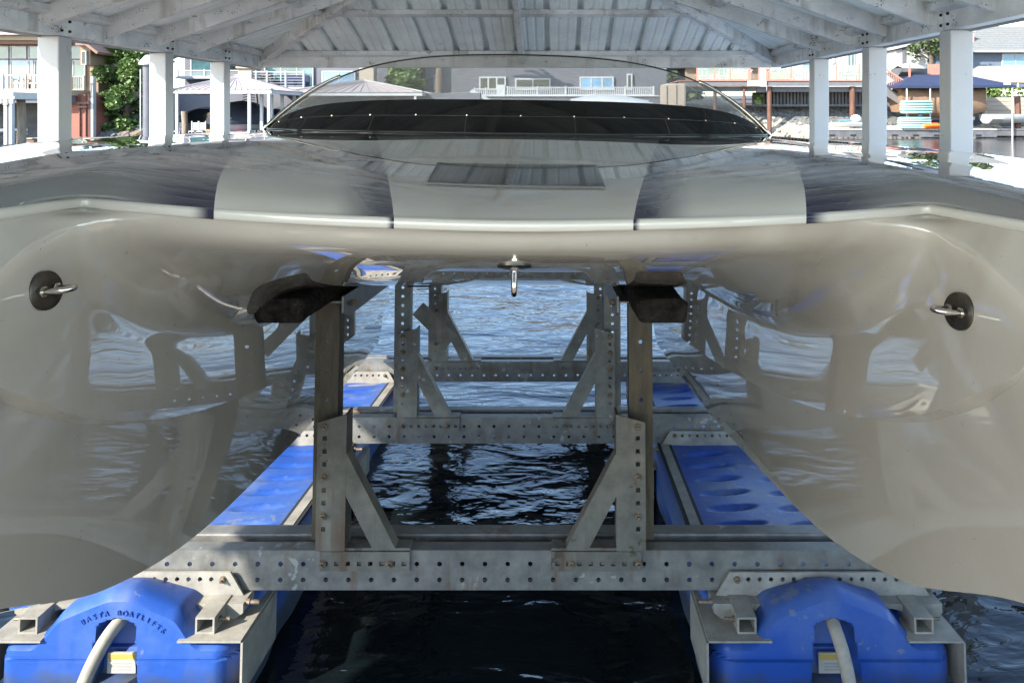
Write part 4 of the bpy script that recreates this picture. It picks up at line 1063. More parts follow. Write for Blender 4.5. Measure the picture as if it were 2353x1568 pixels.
# wakeboard boat, covered, seen from the bow
wb = thing('wakeboard_boat', 'wakeboard boat under a black cover with tower, hanging in the rose roofed boathouse', 'boat', (X(517, 43.5), 43.5, Z(318, 43.5)))
k_ = 43.5/F
G = []
for y, sc, dz in ((0, .10, .25), (.3, .45, .12), (.9, .8, .04), (2, 1, 0), (4.2, 1, 0)):
    G.append([(xx*sc*1.45, y, zz+dz*(1.3-zz)) for xx, zz in ((-1, 1.12), (-1.02, .85), (-.8, .45), (0, .12), (.8, .45), (1.02, .85), (1, 1.12))])
m = MB(); m.grid(G); m.build('hull', M['white'], wb, smooth=True)
G = []
for y, sc, hh in ((-.08, .12, 1.0), (.25, .55, 1.35), (.8, .92, 1.75), (1.7, 1.05, 2.15), (2.5, 1.05, 2.2), (4.3, 1.02, 1.5)):
    G.append([(xx*sc*1.5, y, .80+(hh-.80)*zz) for xx, zz in ((-1.03, -.0), (-1.05, .3), (-.85, .72), (-.45, .92), (0, 1), (.45, .92), (.85, .72), (1.05, .3), (1.03, 0))])
m = MB(); m.grid(G); m.build('cover', M['blackc'], wb, smooth=True)
for sx_ in (-1, 1):
    MB().tube([(sx_*1.25, 1.6, 1.9), (sx_*1.1, 1.8, 2.6), (sx_*.95, 2.0, 2.85)], .045, 8).build('tower_leg', M['darkwall'], wb)
    for z in (2.2, 2.35, 2.5): MB().tube([(sx_*1.1, 1.5, z), (sx_*.75, 1.2, z+.05), (sx_*.55, 1.1, z)], .03, 6).build('board_rack', M['darkwall'], wb)
G = [[(xx, y, 2.78+.16*math.cos(xx*1.1)+.05*math.cos(y)) for xx in np.linspace(-1.15, 1.15, 9)] for y in (1.3, 2.0, 2.7)]
m = MB(); m.grid(G); m.grid(np.array(G)-np.array((0, 0, .1))); m.build('tower_canopy', M['blackc'], wb)
MB().box(.55, 1.0, .2, .8, .05, .45).build('red_fender', M['red'], wb, bevel=.05)
MB().box(-1.2, -.9, .2, .6, .1, .5).build('red_fender', M['orange'], wb, bevel=.05)
# arched undercroft wall behind the sheds
aw = thing('arched_wall', 'grey waterfront wall with dark arches behind the white sheds', 'wall', (X(600, 48.2), 48.4, 0))
g3 = BG(48.2)
def archpanel(x0, x1, y0, ya, yspring, y1):
    m = MB(); a, b_ = X(x0, 48.2), X(x1, 48.2); zt = Z(y0, 48.2); n = 14
    low = [(a+(b_-a)*i/n, Z(yspring, 48.2)+(Z(ya, 48.2)-Z(yspring, 48.2))*math.sin(math.pi*i/n)**.7) for i in range(n+1)]
    m.prism([(a, zt)]+low+[(b_, zt)], 'y', 48.2, 48.6); return at0(m.build('arch', M['greywall'], aw), aw)
for x0 in (395, 572, 749, 926): archpanel(x0, x0+176, 214, 246, 282, 320)
for x0 in (391, 568, 745, 922, 1099): g3.part('pier', M['greywall'], aw, [(x0, 214, x0+4, 324)], -.05, .8)
g3.part('back_wall', M['darkwin'], aw, [(391, 250, 1100, 330)], 1.6, 1.9)
pile('timber_pile', 'brown timber pile standing inside the rose roofed boathouse', BG(44.5), 416, 256, 430, M['wood'])
for i, (xx, lb) in enumerate(((400, 'white slatted chair left of the brown timber pile'), (437, 'white plastic chair right of the brown timber pile'), (452, 'low white seat beside the covered wakeboard boat'))):
    ch = thing('dock_chair', lb, 'chair', (X(xx+8, 46.5), 46.5, Z(318, 46.5)), group='white chairs under the rose roofed boathouse')
    MB().box(-.25, .25, -.25, .25, .40, .46).build('seat', M['white'], ch)
    for k in range(4): MB().box(-.25, .25, .22, .26, .52+.12*k, .60+.12*k).build('back_slat', M['white'], ch)
    for sx_ in (-1, 1):
        for yy in (-.22, .2): MB().box(sx_*.22-.03, sx_*.22+.03, yy, yy+.05, 0, .399 if yy < 0 else 1.05).build('leg', M['white'], ch)
kind(MB().box(X(385, 44), X(1120, 44), 46.0, 50, -1, Z(320, 46)).build('boathouse_ground', M['conc']), 'structure')

# --- modern glazed house
g = BG(53.0)
hB = thing('glazed_house', 'grey modern house with wide tinted windows and cable railing behind the boathouse roofs', 'house', (X(560, 53), 55, 0))
g.part('wall', M['greywall'], hB, [(392, 40, 940, 330)], 2.0, 9.0)
window(g, hB, 408, 96, 492, 178, M['teal'], 1.9, 2.4, 1); window(g, hB, 496, 100, 543, 178, M['darkwin'], 1.9, 2, 1)
window(g, hB, 584, 120, 700, 200, M['teal'], 1.9, 2.2, 3); window(g, hB, 720, 160, 800, 212, M['skywin'], 1.9, 2.2, 2)
g.part('floor_slab', M['white'], hB, [(392, 204, 720, 211)], -.3, 2.0); g.part('upper_slab', M['white'], hB, [(392, 176, 545, 180)], 0.6, 1.9)
railing(g, hB, 396, 545, 160, 176, (396, 458, 540), M['white'], .7, 9, True)
railing(g, hB, 584, 700, 165, 204, (589, 614, 657, 698), M['white'], -.2, 9, True)
for xx in (548,): 
    g.part('chimney', M['cream'], hB, [(549, 158, 580, 215)], -.2, 1.4); g.part('chimney_cap', M['cream'], hB, [(546, 153, 583, 158)], -.35, 1.55); g.part('chimney_top', M['cream'], hB, [(551, 146, 578, 153)], -.15, 1.35)
ch2 = thing('white_chimney', 'square white garden chimney rising behind the far rose roof', 'chimney', (X(840, 51), 51.5, 0)); BG(51).part('stack', M['cream'], ch2, [(824, 150, 857, 196)], .1, 1.1); BG(51).part('base', M['white'], ch2, [(820, 196.2, 861, 320)], 0, 1.3)
for i, (xx, lb) in enumerate(((612, 'dark grill with chrome handle on the glazed house terrace'), (640, 'long dark covered sofa on the glazed house terrace'))):
    q = thing('terrace_grill' if i == 0 else 'terrace_sofa', lb, 'grill' if i == 0 else 'sofa', (X(xx, 53.5), 53.6, Z(204, 53.5)))
    if i == 0:
        MB().box(-.4, .4, -.25, .25, .35, .8).build('body', M['darkwall'], q, bevel=.05); MB().box(-.38, .38, -.22, .22, .81, 1.05).build('lid', M['darkwin'], q, bevel=.08); MB().tube([(-.3, -.28, .9), (.3, -.28, .9)], .02, 6).build('handle', M['steel'], q)
        for a in (-.35, .35): MB().box(a-.03, a+.03, -.2, .2, 0, .349).build('leg', M['darkwall'], q)
    else:
        MB().box(.3, 2.0, -.35, .35, .15, .5).build('seat', M['navy'], q, bevel=.05); MB().box(.3, 2.0, .36, .5, .15, .95).build('backrest', M['navy'], q, bevel=.04)

# --- centre: white railed terrace, pickets, grey house
g = BG(54.0)
hC = thing('grey_terrace_house', 'grey sided house with white framed windows behind the white railing, seen through the windscreen', 'house', (X(1250, 54), 58, 0))
g.part('wall', M['greywall'], hC, [(960, 60, 1545, 240)], 3.0, 9.0)
for a, b_, y0, c in ((981, 1003, 168, 1), (1091, 1156, 172, 3), (1178, 1264, 176, 2), (1334, 1417, 172, 3), (1448, 1462, 165, 1)):
    window(g, hC, a, y0, b_, 204, M['skywin' if a == 1334 else 'darkwin'], 2.9, 3.5, c)
m = MB(); y_ = 54; m.prism([(X(940, y_), Z(62, y_)), (X(1560, y_), Z(62, y_)), (X(1250, y_), Z(-20, y_))], 'y', 56.6, 63); at0(m.build('roof', M['shingle'], hC), hC)
wt = thing('white_terrace', 'white balustraded terrace over a grey seawall, seen through the windscreen', 'terrace', (X(1330, 52), 52, 0))
g = BG(51.0)
g.part('seawall', M['greywall'], wt, [(1062, 222, 1512, 330)], .0, 3.0); g.part('floor', M['white'], wt, [(1060, 219.5, 1514, 222)], -.1, 3.0)
railing(g, wt, 1160, 1503, 200, 219.4, (1164, 1233, 1298, 1366, 1435, 1500), M['white'], .1, 4.4, False, 2.0)
g.part('gate_pillar', M['white'], wt, [(1141, 195, 1160, 219.4)], 0, .5)
m = MB(); Yb = 50.6
m.prism([(X(1085, Yb), Z(205, Yb)), (X(1140, Yb), Z(236, Yb)), (X(1140, Yb), Z(243, Yb)), (X(1078, Yb), Z(212, Yb))], 'y', Yb, Yb+.2); at0(m.build('stair_stringer', M['white'], wt), wt)
railing(g, wt, 1086, 1140, 203, 219.4, (1086, 1112), M['white'], .5, 4.4, False, 2.0)
pf = thing('picket_fence', 'white picket fence on both sides of the palm trunk', 'fence', (X(1010, 50.5), 50.5, 0)); g = BG(50.5)
for k in range(19):
    x_ = 958+k*6.3; m = MB(); a, b_ = X(x_, 50.5), X(x_+4, 50.5); m.prism([(a, Z(240, 50.5)), (b_, Z(240, 50.5)), (b_, Z(216, 50.5)), ((a+b_)/2, Z(211.5, 50.5)), (a, Z(216, 50.5))], 'y', 50.5, 50.55); at0(m.build('picket', M['white'], pf), pf)
g.part('fence_rail', M['white'], pf, [(956, 220, 1078, 223), (956, 232, 1078, 235)], .06, .12)
pt = thing('palm_tree', 'grey palm trunk rising in the picket fence, seen through the windscreen', 'palm tree', (X(1009, 50.2), 50.2, .8))
m = MB(); hh = 9.0; m.tube([(.03*math.sin(z*2), 0, z) for z in np.linspace(0, hh, 22)], [.24+.018*(i % 2) for i in range(22)], 12); m.build('trunk', M['bark'], pt, smooth=True)
for k in range(16):
    a = k*6.283/16; m = MB(); G = []
    for i in range(9):
        f = i/8; r_ = 2.3*f; zz = hh+.7*math.sin(f*2.0)-1.5*f*f*(.6+.4*(k % 3)/2); wdt = .28*math.sin(math.pi*min(.98, f*.9+.1))
        G.append([(r_*math.cos(a)-wdt*math.sin(a), r_*math.sin(a)+wdt*math.cos(a), zz-.1), (r_*math.cos(a), r_*math.sin(a), zz+.05), (r_*math.cos(a)+wdt*math.sin(a), r_*math.sin(a)-wdt*math.cos(a), zz-.1)])
    m.grid(G); m.build('frond', M['leaf3'], pt)
tree('broadleaf_tree', 'bright green broadleaf tree between the far rose roof and the picket fence', 'tree', (X(925, 52), 52.6, Z(250, 52)), Z(150, 52)-Z(250, 52), 1.5, M['leaf2'], 5000, .16, seed=9)
# white covered boat with arch in front of the terrace
hullboat('covered_runabout', 'white covered runabout moored below the white terrace', 1300, 1500, 236, 262, 46, M['white'], cover=M['white'])
hullboat('low_skiff', 'low white skiff moored left of the covered runabout', 1160, 1290, 246, 264, 46, M['white'], stripe=M['bluewall'])
cb = thing('canvas_boat_garage', 'square cream canvas boat cover right of the white terrace', 'boat cover', (X(1551, 48), 49, 0)); g = BG(48)
g.part('canvas', M['beigec'], cb, [(1528, 192, 1576, 262)], 0, 2.5, bevel=.12)
g.part('canvas_flap', M['beigec'], cb, [(1526, 196, 1531, 258), (1550, 194, 1553, 262)], -.08, -.005)
hullboat('tan_covered_skiff', 'small skiff with tan cover in front of the cream canvas cover', 1538, 1586, 252, 266, 47, M['white'], cover=M['tanc'])

# ------------------------------------------------------------------ right shore
YR = 52.0; g = BG(YR)
rt = thing('timber_terrace', 'dark framed terrace with red posts and glass railing on reddish piles above the rocks', 'terrace', (X(1850, YR), 55, 0))
g.part('fascia', M['deckgrey'], rt, [(1560, 187, 1716, 197.5), (1760, 187, 2024, 197.5)], 0, .25); g.part('pale_fascia', M['conc'], rt, [(1716.3, 186, 1759.7, 198)], -.12, .25)
n = 60
for k in range(n):
    x0 = 1560+(2024-1560)*k/n; g.part('deck_board', M['redrail'], rt, [(x0, 184.6, x0+(2024-1560)/n*.95, 186.6)], -.08, 4.2)
g.part('beam', M['deckgrey'], rt, [(1560, 199, 1742, 210), (1743, 199, 1765, 212), (1778, 199, 2020, 211)], .5, .8)
for xx, w_ in ((1676, 2.8), (1719, 5), (1742, 3), (1759, 3.2), (1766, 3.2), (1816, 3), (1867, 3), (1920, 3), (1972, 3), (2021, 4.5), (1640, 3), (1600, 3)):
    g.part('railing_post', M['redrail'], rt, [(xx, 146, xx+w_, 185)], -.04, .06)
xs_ = [1600, 1640, 1676, 1719, 1742, 1766, 1816, 1867, 1920, 1972, 2021]
for a, b_ in zip(xs_, xs_[1:]): 
    if a not in (1719, 1742): g.part('glass_pane', M['glass'], rt, [(a+3.2, 150, b_-.4, 183.5)], 0, .015)
for xx, yb, w_ in ((1765, 282, 11), (1956, 268, 13), (1708, 262, 8), (1640, 262, 9)):
    m = MB(); c = X(xx+w_/2, YR); r = w_/2*YR/F; m.tube([(c, YR+.35, Z(yb+30, YR)), (c, YR+.35, Z(198.5, YR))], r, 12); at0(m.build('pile', M['rust'], rt, angle=40), rt)
for k in range(34):
    x0 = 1746+k*8.2; g.part('sheet_pile', M['darkwall'], rt, [(x0, 210, x0+4.6, 246)], 2.0, 2.2); g.part('sheet_pile', M['darkwall'], rt, [(x0+4.6, 210, x0+8.2, 246)], 2.2, 2.4)
g.part('retaining_beam', M['darkwall'], rt, [(1744, 239, 2030, 244)], 1.75, 1.99)
m = MB(); st0 = g.at(2018, 187); 
for dy in (0, 1.1):
    m.bar(g.at(2016, 196, .1+dy), g.at(2092, 246, .1+dy), .10, .55, (0, 0, 1))
at0(m.build('stair_stringer', M['deckgrey'], rt), rt)
for k in range(9):
    m = MB(); p = g.at(2020+k*8, 192+k*5.6, .16); m.box(p[0], p[0]+.28, p[1], p[1]+1.0, p[2]-.05, p[2]); at0(m.build('stair_tread', M['deckgrey'], rt), rt)
m = MB(); m.bar(g.at(2024, 153), g.at(2092, 196), .07, .10); at0(m.build('stair_handrail', M['redrail'], rt), rt)
m = MB()
for k in range(16):
    x0 = 2027+k*4.1; yt = 155+(x0-2024)*.632; m.bar(g.at(x0, yt+32), g.at(x0, yt), .035, .035)
kind(at0(m.build('stair_balusters', M['redrail'], rt), rt), 'stuff')
g.part('newel_post', M['redrail'], rt, [(2088, 148, 2091, 215)], -.03, .09)
# rocks
def gz(y): return float(np.interp(y, [52.0, 52.6, 55.6, 60], [-.3, .25, 2.1, 2.3]))
def slope_rock(px0, px1, lo, hi):
    def fn(r):
        u = r.random(); f = r.random(); l, h_ = lo(u), hi(u); y = 52.25+3.1*(l+(h_-l)*f)
        return (X(px0+(px1-px0)*u, 53), y, gz(y)+r.uniform(-.02, .06))
    return fn
rocks('pale_shore_rocks', '', 1900, slope_rock(1690, 2300, lambda u: 0, lambda u: .95-2.2*u if u < .25 else .36+.06*math.sin(u*40)), M['rockw'], .16, 11)
rocks('grey_slope_rocks', '', 2200, slope_rock(1730, 2120, lambda u: .36, lambda u: 1.05), M['rockd'], .14, 13)
kind(MB().grid([[(x, y, z) for y, z in ((52.0, -.3), (52.6, .25), (55.6, 2.1), (60, 2.3))] for x in np.linspace(X(1640, YR), X(2420, YR), 12)]).build('rock_bank_ground', M['soil'], smooth=True), 'structure')
m = MB(); sb = thing('spiky_shrub', 'small spiky green shrub at the top of the pale rocks', 'shrub', (X(1742, 53.6), 53.6, Z(238, 53.6)))
leaves(140, lambda r: ((r.uniform(-.22, .22), r.uniform(-.2, .2), r.uniform(0, .6)*(1)), 1), .13, M['leaf2'], 'foliage', sb, 4)
# furniture and structures on the terrace
ho = thing('stone_house', 'tan stone faced house wall behind the glass railing above the windscreen right end', 'house', (X(1660, 58), 60, 0)); g = BG(58)
g.part('wall', M['stone'], ho, [(1575, 152, 1745, 200)], 0, 4); g.part('white_wall', M['white'], ho, [(1530, 70, 1598, 156)], .5, 4)
for a in (1600, 1650): window(g, ho, a, 158, a+24, 176, M['darkwin'], -.05, 1.5, 2)
m = MB(); m.prism([(X(1560, 58), Z(152, 58)), (X(1760, 58), Z(152, 58)), (X(1700, 58), Z(96, 58)), (X(1600, 58), Z(96, 58))], 'y', 57.4, 62.5); at0(m.build('roof', M['shingle'], ho), ho)
hw = thing('white_gabled_house', 'white house with dark windows behind the terrace between the right boathouse posts', 'house', (X(1930, 62), 65, 0)); g = BG(62)
g.part('wall', M['white'], hw, [(1790, 60, 2064, 210)], 0, 7)
window(g, hw, 1945, 118, 1963, 156, M['teal'], -.06, 2.2, 2); window(g, hw, 1978, 118, 1998, 158, M['darkwin'], -.06, 2.2, 2); window(g, hw, 2017, 112, 2052, 160, M['darkwin'], -.06, 2.2, 3); window(g, hw, 1840, 130, 1880, 160, M['teal'], -.06, 2.2, 2)
m = MB(); m.prism([(X(1780, 62), Z(62, 62)), (X(2074, 62), Z(62, 62)), (X(1927, 62), Z(-20, 62))], 'y', 61.4, 70); at0(m.build('roof', M['shingle'], hw), hw)
for i, (xx, lb) in enumerate(((1838, 'white cushioned terrace armchair left on the glass railed deck'), (1944, 'white cushioned terrace armchair by the white house door'), (1960, 'white slatted terrace chair beside the third right post'))):
    ch = thing('terrace_chair', lb, 'chair', (X(xx, 53.4), 53.4, Z(184.5, 53.4)), group='chairs on the glass railed terrace')
    MB().box(-.32, .32, -.3, .3, .32, .46).build('cushion', M['white'], ch, bevel=.04); MB().box(-.32, .32, .31, .42, .3, .85).build('backrest', M['white'], ch, bevel=.03)
    for sx_ in (-1, 1):
        MB().box(sx_*.37-.04, sx_*.37+.04, -.3, .4, .54, .6).build('armrest', M['deckgrey'], ch)
        for yy in (-.28, .32): MB().box(sx_*.36-.03, sx_*.36+.03, yy, yy+.05, 0, .54).build('leg', M['deckgrey'], ch)
for i, (xx, lb) in enumerate(((1700, 'low stone planter with white flowers behind the red posts'), (1795, 'long stone planter behind the glass railing'))):
    q = thing('stone_planter', lb, 'planter', (X(xx, 54.2), 54.2, Z(184.5, 54.2))); L_ = (.9, 1.0)[i]
    MB().box(-L_, L_, 0, .5, 0, .55).build('trough', M['stone'], q, bevel=.03)
    leaves(160, lambda r: ((r.uniform(-L_, L_), r.uniform(0, .5), .55+r.random()*.25), 1), .07, M['white'] if i == 0 else M['leaf3'], 'flowers' if i == 0 else 'foliage', q, 6)
um = thing('folded_umbrella', 'folded pale umbrella standing on the terrace by the second right post', 'umbrella', (X(1915, 53.8), 53.8, Z(184.5, 53.8)))
m = MB(); m.tube([(0,0,0), (0,0,2.5)], .03, 8); m.build('pole', M['darkwall'], um); m = MB(); m.lathe((0,0,1.1), [(.10, 0), (.17, .15), (.10, .9), (.02, 1.4)], 10); m.build('canopy', M['white'], um, smooth=True)
# floating dock with its toys
fd = slabdock('floating_dock', 'long pale floating dock on dark floats in front of the rocks', 1895, 2290, 296, 315, 49.5, 2.0, M['conc'], M['darkwall'])
for k in range(8): BG(49.5).part('float_gap', M['dark'], fd, [(1905+k*48, 309, 1918+k*48, 313)], -.03, -.001)
js = thing('jet_ski', 'white and blue jet ski on the floating dock behind the second right post', 'jet ski', (X(1950, 50), 50, Z(296, 50)))
G = [[(x, yy*(.5-.12*abs(x+.1)**2), .12+.42*zz*(1-.15*abs(x))) for yy, zz in ((-1, .5), (-.8, .1), (0, 0), (.8, .1), (1, .5), (.75, .75), (0, .85), (-.75, .75), (-1, .5))] for x in np.linspace(-1.15, .85, 13)]
m = MB(); m.grid(G); m.add(G[0][:-1], [tuple(range(8))]); m.add(G[-1][:-1], [tuple(range(8))]); m.build('hull', M['white'], js, angle=50)
m = MB(); m.box(-.7, .15, -.2, .2, .47, .62); m.build('seat', M['skywin'], js, bevel=.06)
m = MB(); m.lathe((.45, 0, .44), [(.36, 0), (.35, .22), (.27, .40), (.10, .49), (.02, .5)], 18); m.build('round_cover', M['white'], js, smooth=True)
def mattress(name, label, x0, x1, y0, y1, Y):
    t = thing(name, label, 'inflatable float', (X((x0+x1)/2, Y), Y, Z(y1, Y)), group='mint inflatable floats stacked on the floating dock')
    L_ = X(x1, Y)-X(x0, Y); h_ = Z(y0, Y)-Z(y1, Y); n_ = 5; r = h_/n_/2
    for k in range(n_):
        zz = r+2*r*k*.99; e = L_/2-r-(.05 if k in (0, 4) else 0)
        m = MB(); m.tube([(-e-r*.95, 0, zz), (-e-r*.6, 0, zz), (-e, 0, zz), (e, 0, zz), (e+r*.6, 0, zz), (e+r*.95, 0, zz)], [r*.35, r*.85, r*1.06, r*1.06, r*.85, r*.35], 10)
        m.v = [(p[0], p[1]*4.5, p[2]) for p in m.v]; m.build('air_chamber', M['mint'], t, smooth=True)
    return t
mattress('inflatable_float', 'upper mint green inflatable float below the navy canopy', 2069, 2139, 231, 261, 49.8)
mattress('inflatable_float', 'lower mint green inflatable float lying on the floating dock', 2063, 2136, 269, 296, 49.6)
q = thing('dark_bundle', 'small dark bag squeezed between the two mint floats', 'bag', (X(2114, 49.6), 49.6, Z(269, 49.6)))
m = MB(); m.lathe((0, 0, 0), [(.05, 0), (.17, .03), (.15, .14), (.06, .22)], 10); m.build('body', M['navy'], q, smooth=True); m = MB(); m.tube([(-.05, -.06, .2), (0, -.1, .3), (.05, -.06, .2)], .015, 6); m.build('strap', M['darkwall'], q)
kb = thing('kayak', 'bright orange kayak end on the floating dock beside the lower mint float', 'kayak', (X(2140, 49.4), 49.4, Z(296, 49.4)))
G = [[(x, yy*w_, .0+zz*hh) for yy, zz in ((-1, .6), (-.6, .1), (0, 0), (.6, .1), (1, .6), (.5, 1), (0, 1.05), (-.5, 1), (-1, .6))] for x, w_, hh in ((-.66, .05, .15), (-.58, .18, .27), (-.4, .28, .33), (0, .33, .36), (1.0, .33, .36), (1.8, .2, .3), (2.2, .05, .2))]
m = MB(); m.grid(G); m.add(G[0][:-1], [tuple(range(8))]); m.build('hull', M['orange'], kb, smooth=True); m = MB(); m.lathe((.5, 0, .36), [(.28, 0), (.28, .05), (.22, .05)], 16); m.build('cockpit_rim', M['dark'], kb)
# canopy lift with covered boat
YC = 50.6; g = BG(YC)
cl_ = thing('navy_canopy_lift', 'boat lift with navy fabric canopy on thin white poles behind the third right post', 'boat canopy', (X(2200, YC), YC+2, 0))
A = [g.at(2063, 197), g.at(2334, 194.5)]; y1_ = YC+3.4
def P3(px, py, dy): return (X(px, YC), YC+dy, Z(py, YC))
m = MB(); m.add([P3(2063, 197, 0), P3(2200, 197, 0), P3(2334, 196, 0), P3(2232, 166, 1.7), P3(2180, 169, 1.7), P3(2124, 169, 1.7), P3(2063, 197, 3.4), P3(2334, 196, 3.4), P3(2063, 203, 0), P3(2334, 201, 0), P3(2063, 203, 3.4), P3(2334, 201, 3.4), P3(2200, 203, 0)],
      [(0,1,4,5),(1,2,3,4),(2,7,3),(0,5,6),(6,5,4,3,7),(0,8,12,1),(1,12,9,2),(2,9,11,7),(6,10,8,0)]); at0(m.build('canopy', M['navy'], cl_), cl_)
for xx, yb in ((2084, 300), (2138, 300), (2327, 300)):
    for dy in (.08, 3.2):
        m = MB(); c = P3(xx, 200, dy); m.tube([(c[0], c[1], -.5), (c[0], c[1], c[2])], .05, 8); at0(m.build('pole', M['white'], cl_), cl_)
for xx in (2160, 2305): g.part('end_patch', M['white'], cl_, [(xx, 190.5, xx+16, 195.5)], -.03, -.005)
tb = thing('tan_covered_boat', 'large boat wrapped in a wrinkled tan cover hanging under the navy canopy', 'boat', (X(2190, YC), YC+1.6, 0))
G = []
for i, px in enumerate(np.linspace(2084, 2289, 24)):
    f = i/23; wv = 1.05*(1-.55*f**4); top_ = Z(200+4*math.sin(f*3), YC+1.6); bot_ = Z(258-1.5*f+(14*math.sin(math.pi*f)), YC+1.6)
    e = .12*math.sin(f*23)+.05*math.sin(f*57)
    G.append([(X(px, YC)+.10*math.sin(k*1.3), YC+1.6+yy*wv*(1+.05*math.sin(f*40+k)), bot_+(top_-bot_)*zz) for k, (yy, zz) in enumerate(((0, 0), (-.55, .02), (-.95, .2), (-1.05+e*.3, .5), (-.92, .8), (-.6, .97), (0, 1), (.6, .97), (1.05, .5), (.6, .02), (0, 0)))])
m = MB(); m.grid(G); m.add(G[0][:-1], [tuple(range(10))]); m.add(G[-1][:-1], [tuple(range(10))]); at0(m.build('cover', M['tanc'], tb, angle=60), tb)
g.part('keel', M['darkwall'], tb, [(2140, 268, 2262, 276), (2190, 276.2, 2246, 292)], 1.2, 2.2)
m = MB(); p = P3(2246, 280, .7); m.lathe(p, [(.02, 0), (.06, .05), (.06, .28), (.02, .33)], 10); at0(m.build('fender', M['white'], tb, smooth=True), tb)
# low white dinghy, brown pile, wooden bulkhead
hullboat('inflatable_dinghy', 'white inflatable dinghy beside the brown pile at the right edge', 2264, 2380, 263, 284, 51.5, M['white'])
slabdock('dark_side_dock', 'dark low dock below the white inflatable dinghy', 2262, 2460, 296, 312, 51, 1.2, M['deckgrey'], M['darkwall'])
pile('brown_pile', 'thick brown timber pile right of the navy canopy', BG(51.8), 2330, 222, 2343, M['rust'])
bk = thing('timber_bulkhead', 'tan timber bulkhead behind the white inflatable dinghy', 'bulkhead', (X(2360, 55), 55, 0)); g = BG(54.5)
for k in range(4): g.part('plank', M['beigec'], bk, [(2260, 224+k*10, 2480, 233.4+k*10)], .02*(k % 2), .3)
hd = thing('clipped_hedge', 'light green hedge above the timber bulkhead', 'hedge', (X(2360, 55.3), 55.3, Z(224, 55.3)))
leaves(900, lambda r: ((r.uniform(-3.2, 3.2), r.uniform(-.3, .3), r.uniform(0, .75)), 1), .09, M['leaf2'], 'foliage', hd, 14)
bc = thing('beige_canopy', 'beige fabric boat canopy behind the navy canopy at the right edge', 'boat canopy', (X(2380, 56), 57, 0)); YB = 56
m = MB(); vs = [(2240, 186, 0), (2560, 190, 0), (2560, 147, 1.8), (2278, 149, 1.8), (2240, 186, 3.6), (2560, 190, 3.6), (2240, 189, 0), (2560, 193, 0)]
m.add([(X(a, YB), YB+d, Z(b_, YB)) for a, b_, d in vs], [(0,1,2,3),(3,2,5,4),(0,3,4),(0,6,7,1)]); at0(m.build('canopy', M['beigec'], bc), bc)
for xx in (2250, 2340, 2440):
    m = MB(); m.tube([(X(xx, YB), YB+.1, .5), (X(xx, YB), YB+.1, Z(188, YB))], .06, 8); at0(m.build('pole', M['white'], bc), bc)
# blue grey house with shingle roof and chimney
YH = 64; g = BG(YH)
hd2 = thing('blue_grey_house', 'blue grey house with wide shingle roof and brick chimney at the right edge', 'house', (X(2320, YH), YH+4, 0))
g.part('wall', M['bluewall'], hd2, [(2150, 120, 2700, 200)], 0, 7)
m = MB(); xa, xb = X(2120, YH), X(2740, YH)
n_r = 11
for k in range(n_r):
    f0, f1 = k/n_r, (k+1)/n_r; z0 = Z(118, YH)+(Z(62, YH+4)-Z(118, YH))*f0; z1 = Z(118, YH)+(Z(62, YH+4)-Z(118, YH))*f1
    q = MB(); q.add([(xa, YH-.6+4.6*f0, z0+.06), (xb, YH-.6+4.6*f0, z0+.06), (xb, YH-.6+4.6*f1+.05, z1+.03), (xa, YH-.6+4.6*f1+.05, z1+.03), (xa, YH-.6+4.6*f0, z0), (xb, YH-.6+4.6*f0, z0)], [(0,1,2,3),(4,5,1,0)]); at0(q.build('shingle_course', M['shingle'], hd2), hd2)
q = MB(); q.prism([(YH-.5, Z(119, YH)), (YH+4, Z(62, YH+4)-.05), (YH+8, Z(119, YH))], 'x', xa+.1, xb-.1); at0(q.build('roof', M['shingle'], hd2), hd2)
g.part('gutter', M['white'], hd2, [(2120, 117.5, 2740, 122)], -.75, -.6)
window(g, hd2, 2300, 124, 2362, 152, M['skywin'], -.06, 2, 2); window(g, hd2, 2400, 124, 2460, 152, M['teal'], -.06, 2, 2)
g.part('chimney', M['brick'], hd2, [(2225, 72, 2251, 112)], .9, 2.2); g.part('chimney_cap', M['conc'], hd2, [(2223, 69, 2253, 72)], .8, 2.3)
hg = thing('pale_gable_house', 'small pale house with steep white gable between the second and third right posts', 'house', (X(2095, 60), 62, 0)); g = BG(60)
m = MB(); m.prism([(X(2058, 60), Z(165, 60)), (X(2130, 60), Z(165, 60)), (X(2130, 60), Z(135, 60)), (X(2090, 60), Z(108, 60)), (X(2058, 60), Z(116, 60))], 'y', 60, 65); at0(m.build('wall', M['white'], hg), hg)
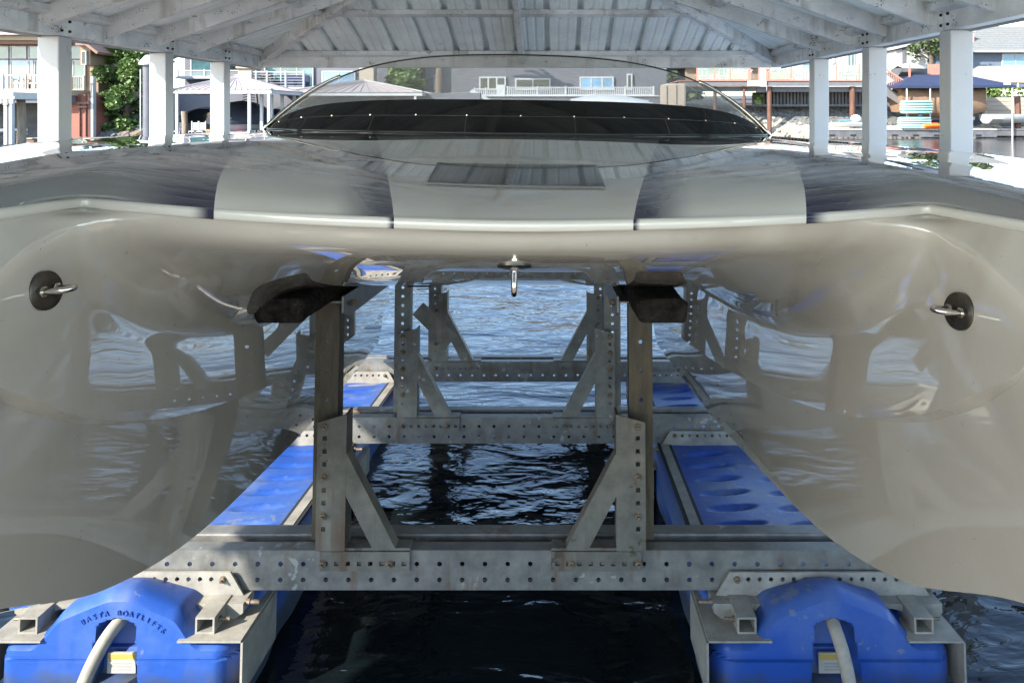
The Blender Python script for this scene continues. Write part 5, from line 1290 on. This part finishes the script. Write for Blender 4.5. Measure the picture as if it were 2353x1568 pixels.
m = MB(); m.bar((X(2086, 60), 62.4, Z(103, 60)), (X(2136, 60), 62.4, Z(136, 60)), 5.4, .2); m.bar((X(2086, 60), 62.4, Z(103, 60)), (X(2050, 60), 62.4, Z(112, 60)), 5.4, .2); at0(m.build('roof', M['white'], hg), hg)
g.part('corner_post', M['greywall'], hg, [(2072, 112, 2079, 165)], -.1, -.005)
tr = hullboat('tarped_boat', 'grey tarped boat stored on shore above the red stair', 2058, 2130, 158, 176, 56.5, M['darkwall'], cover=M['conc'])
wf = thing('wooden_fence', 'reddish board fence beside the tree trunk above the navy canopy', 'fence', (X(2145, 57), 57, 0)); g = BG(57)
for k in range(8): g.part('board', M['redrail'], wf, [(2131+k*4, 148, 2134.4+k*4, 176)], 0, .04)
tt = tree('shore_tree', 'leaning dark trunked tree beside the white gable house', 'tree', (X(2138, 58), 58, Z(176, 58)), 7.5, 1.8, M['leaf3'], 2600, .17, seed=21, clear_=1.6)
# wider surroundings left and right of the view
for i, (xx, yy, h_, lab) in enumerate(((-34, 60, 9, 'tall green tree far left of the tan house'), (-20, 70, 10, 'broad green tree rising behind the tan house'), (40, 72, 9, 'round green tree beyond the blue grey house'), (12, 76, 8, 'dull green tree behind the stone house'), (30, 80, 10, 'tall dull green tree behind the beige canopy'))):
    tree('garden_tree', lab, 'tree', (xx, yy, 3.0), h_, 3.4, M['leaf3'], 2500, .35, seed=40+i, group='garden trees behind the shore houses')


# finger piers under the posts; right one unseen, widened and paled to bounce sunlight
for nm, lab, x0, x1, y0, y1, mt_ in (('bounce_pier', 'broad pale pier along the right boathouse posts, unseen, widened to bounce sunlight', 1.86, 7.2, -1.9, 9.0, 'dockc'), ('timber_finger_pier', 'narrow timber finger pier along the left boathouse posts', -3.6, -2.55, 0.8, 9.0, 'wood')):
    t = thing(nm, lab, 'pier', ((x0+x1)/2, 3, 0)); k = y0 if x0 < 0 else 0.8
    while k < y1:
        at0(MB().box(x0, x1, k, k+.485, .30, .35).build('deck_slab' if x0 > 0 else 'plank', M[mt_], t), t); k += .5
    at0(MB().box(x0+.03, x1-.03, .82, y1-.03, -.2, .298).build('float', M['darkwall'], t), t)
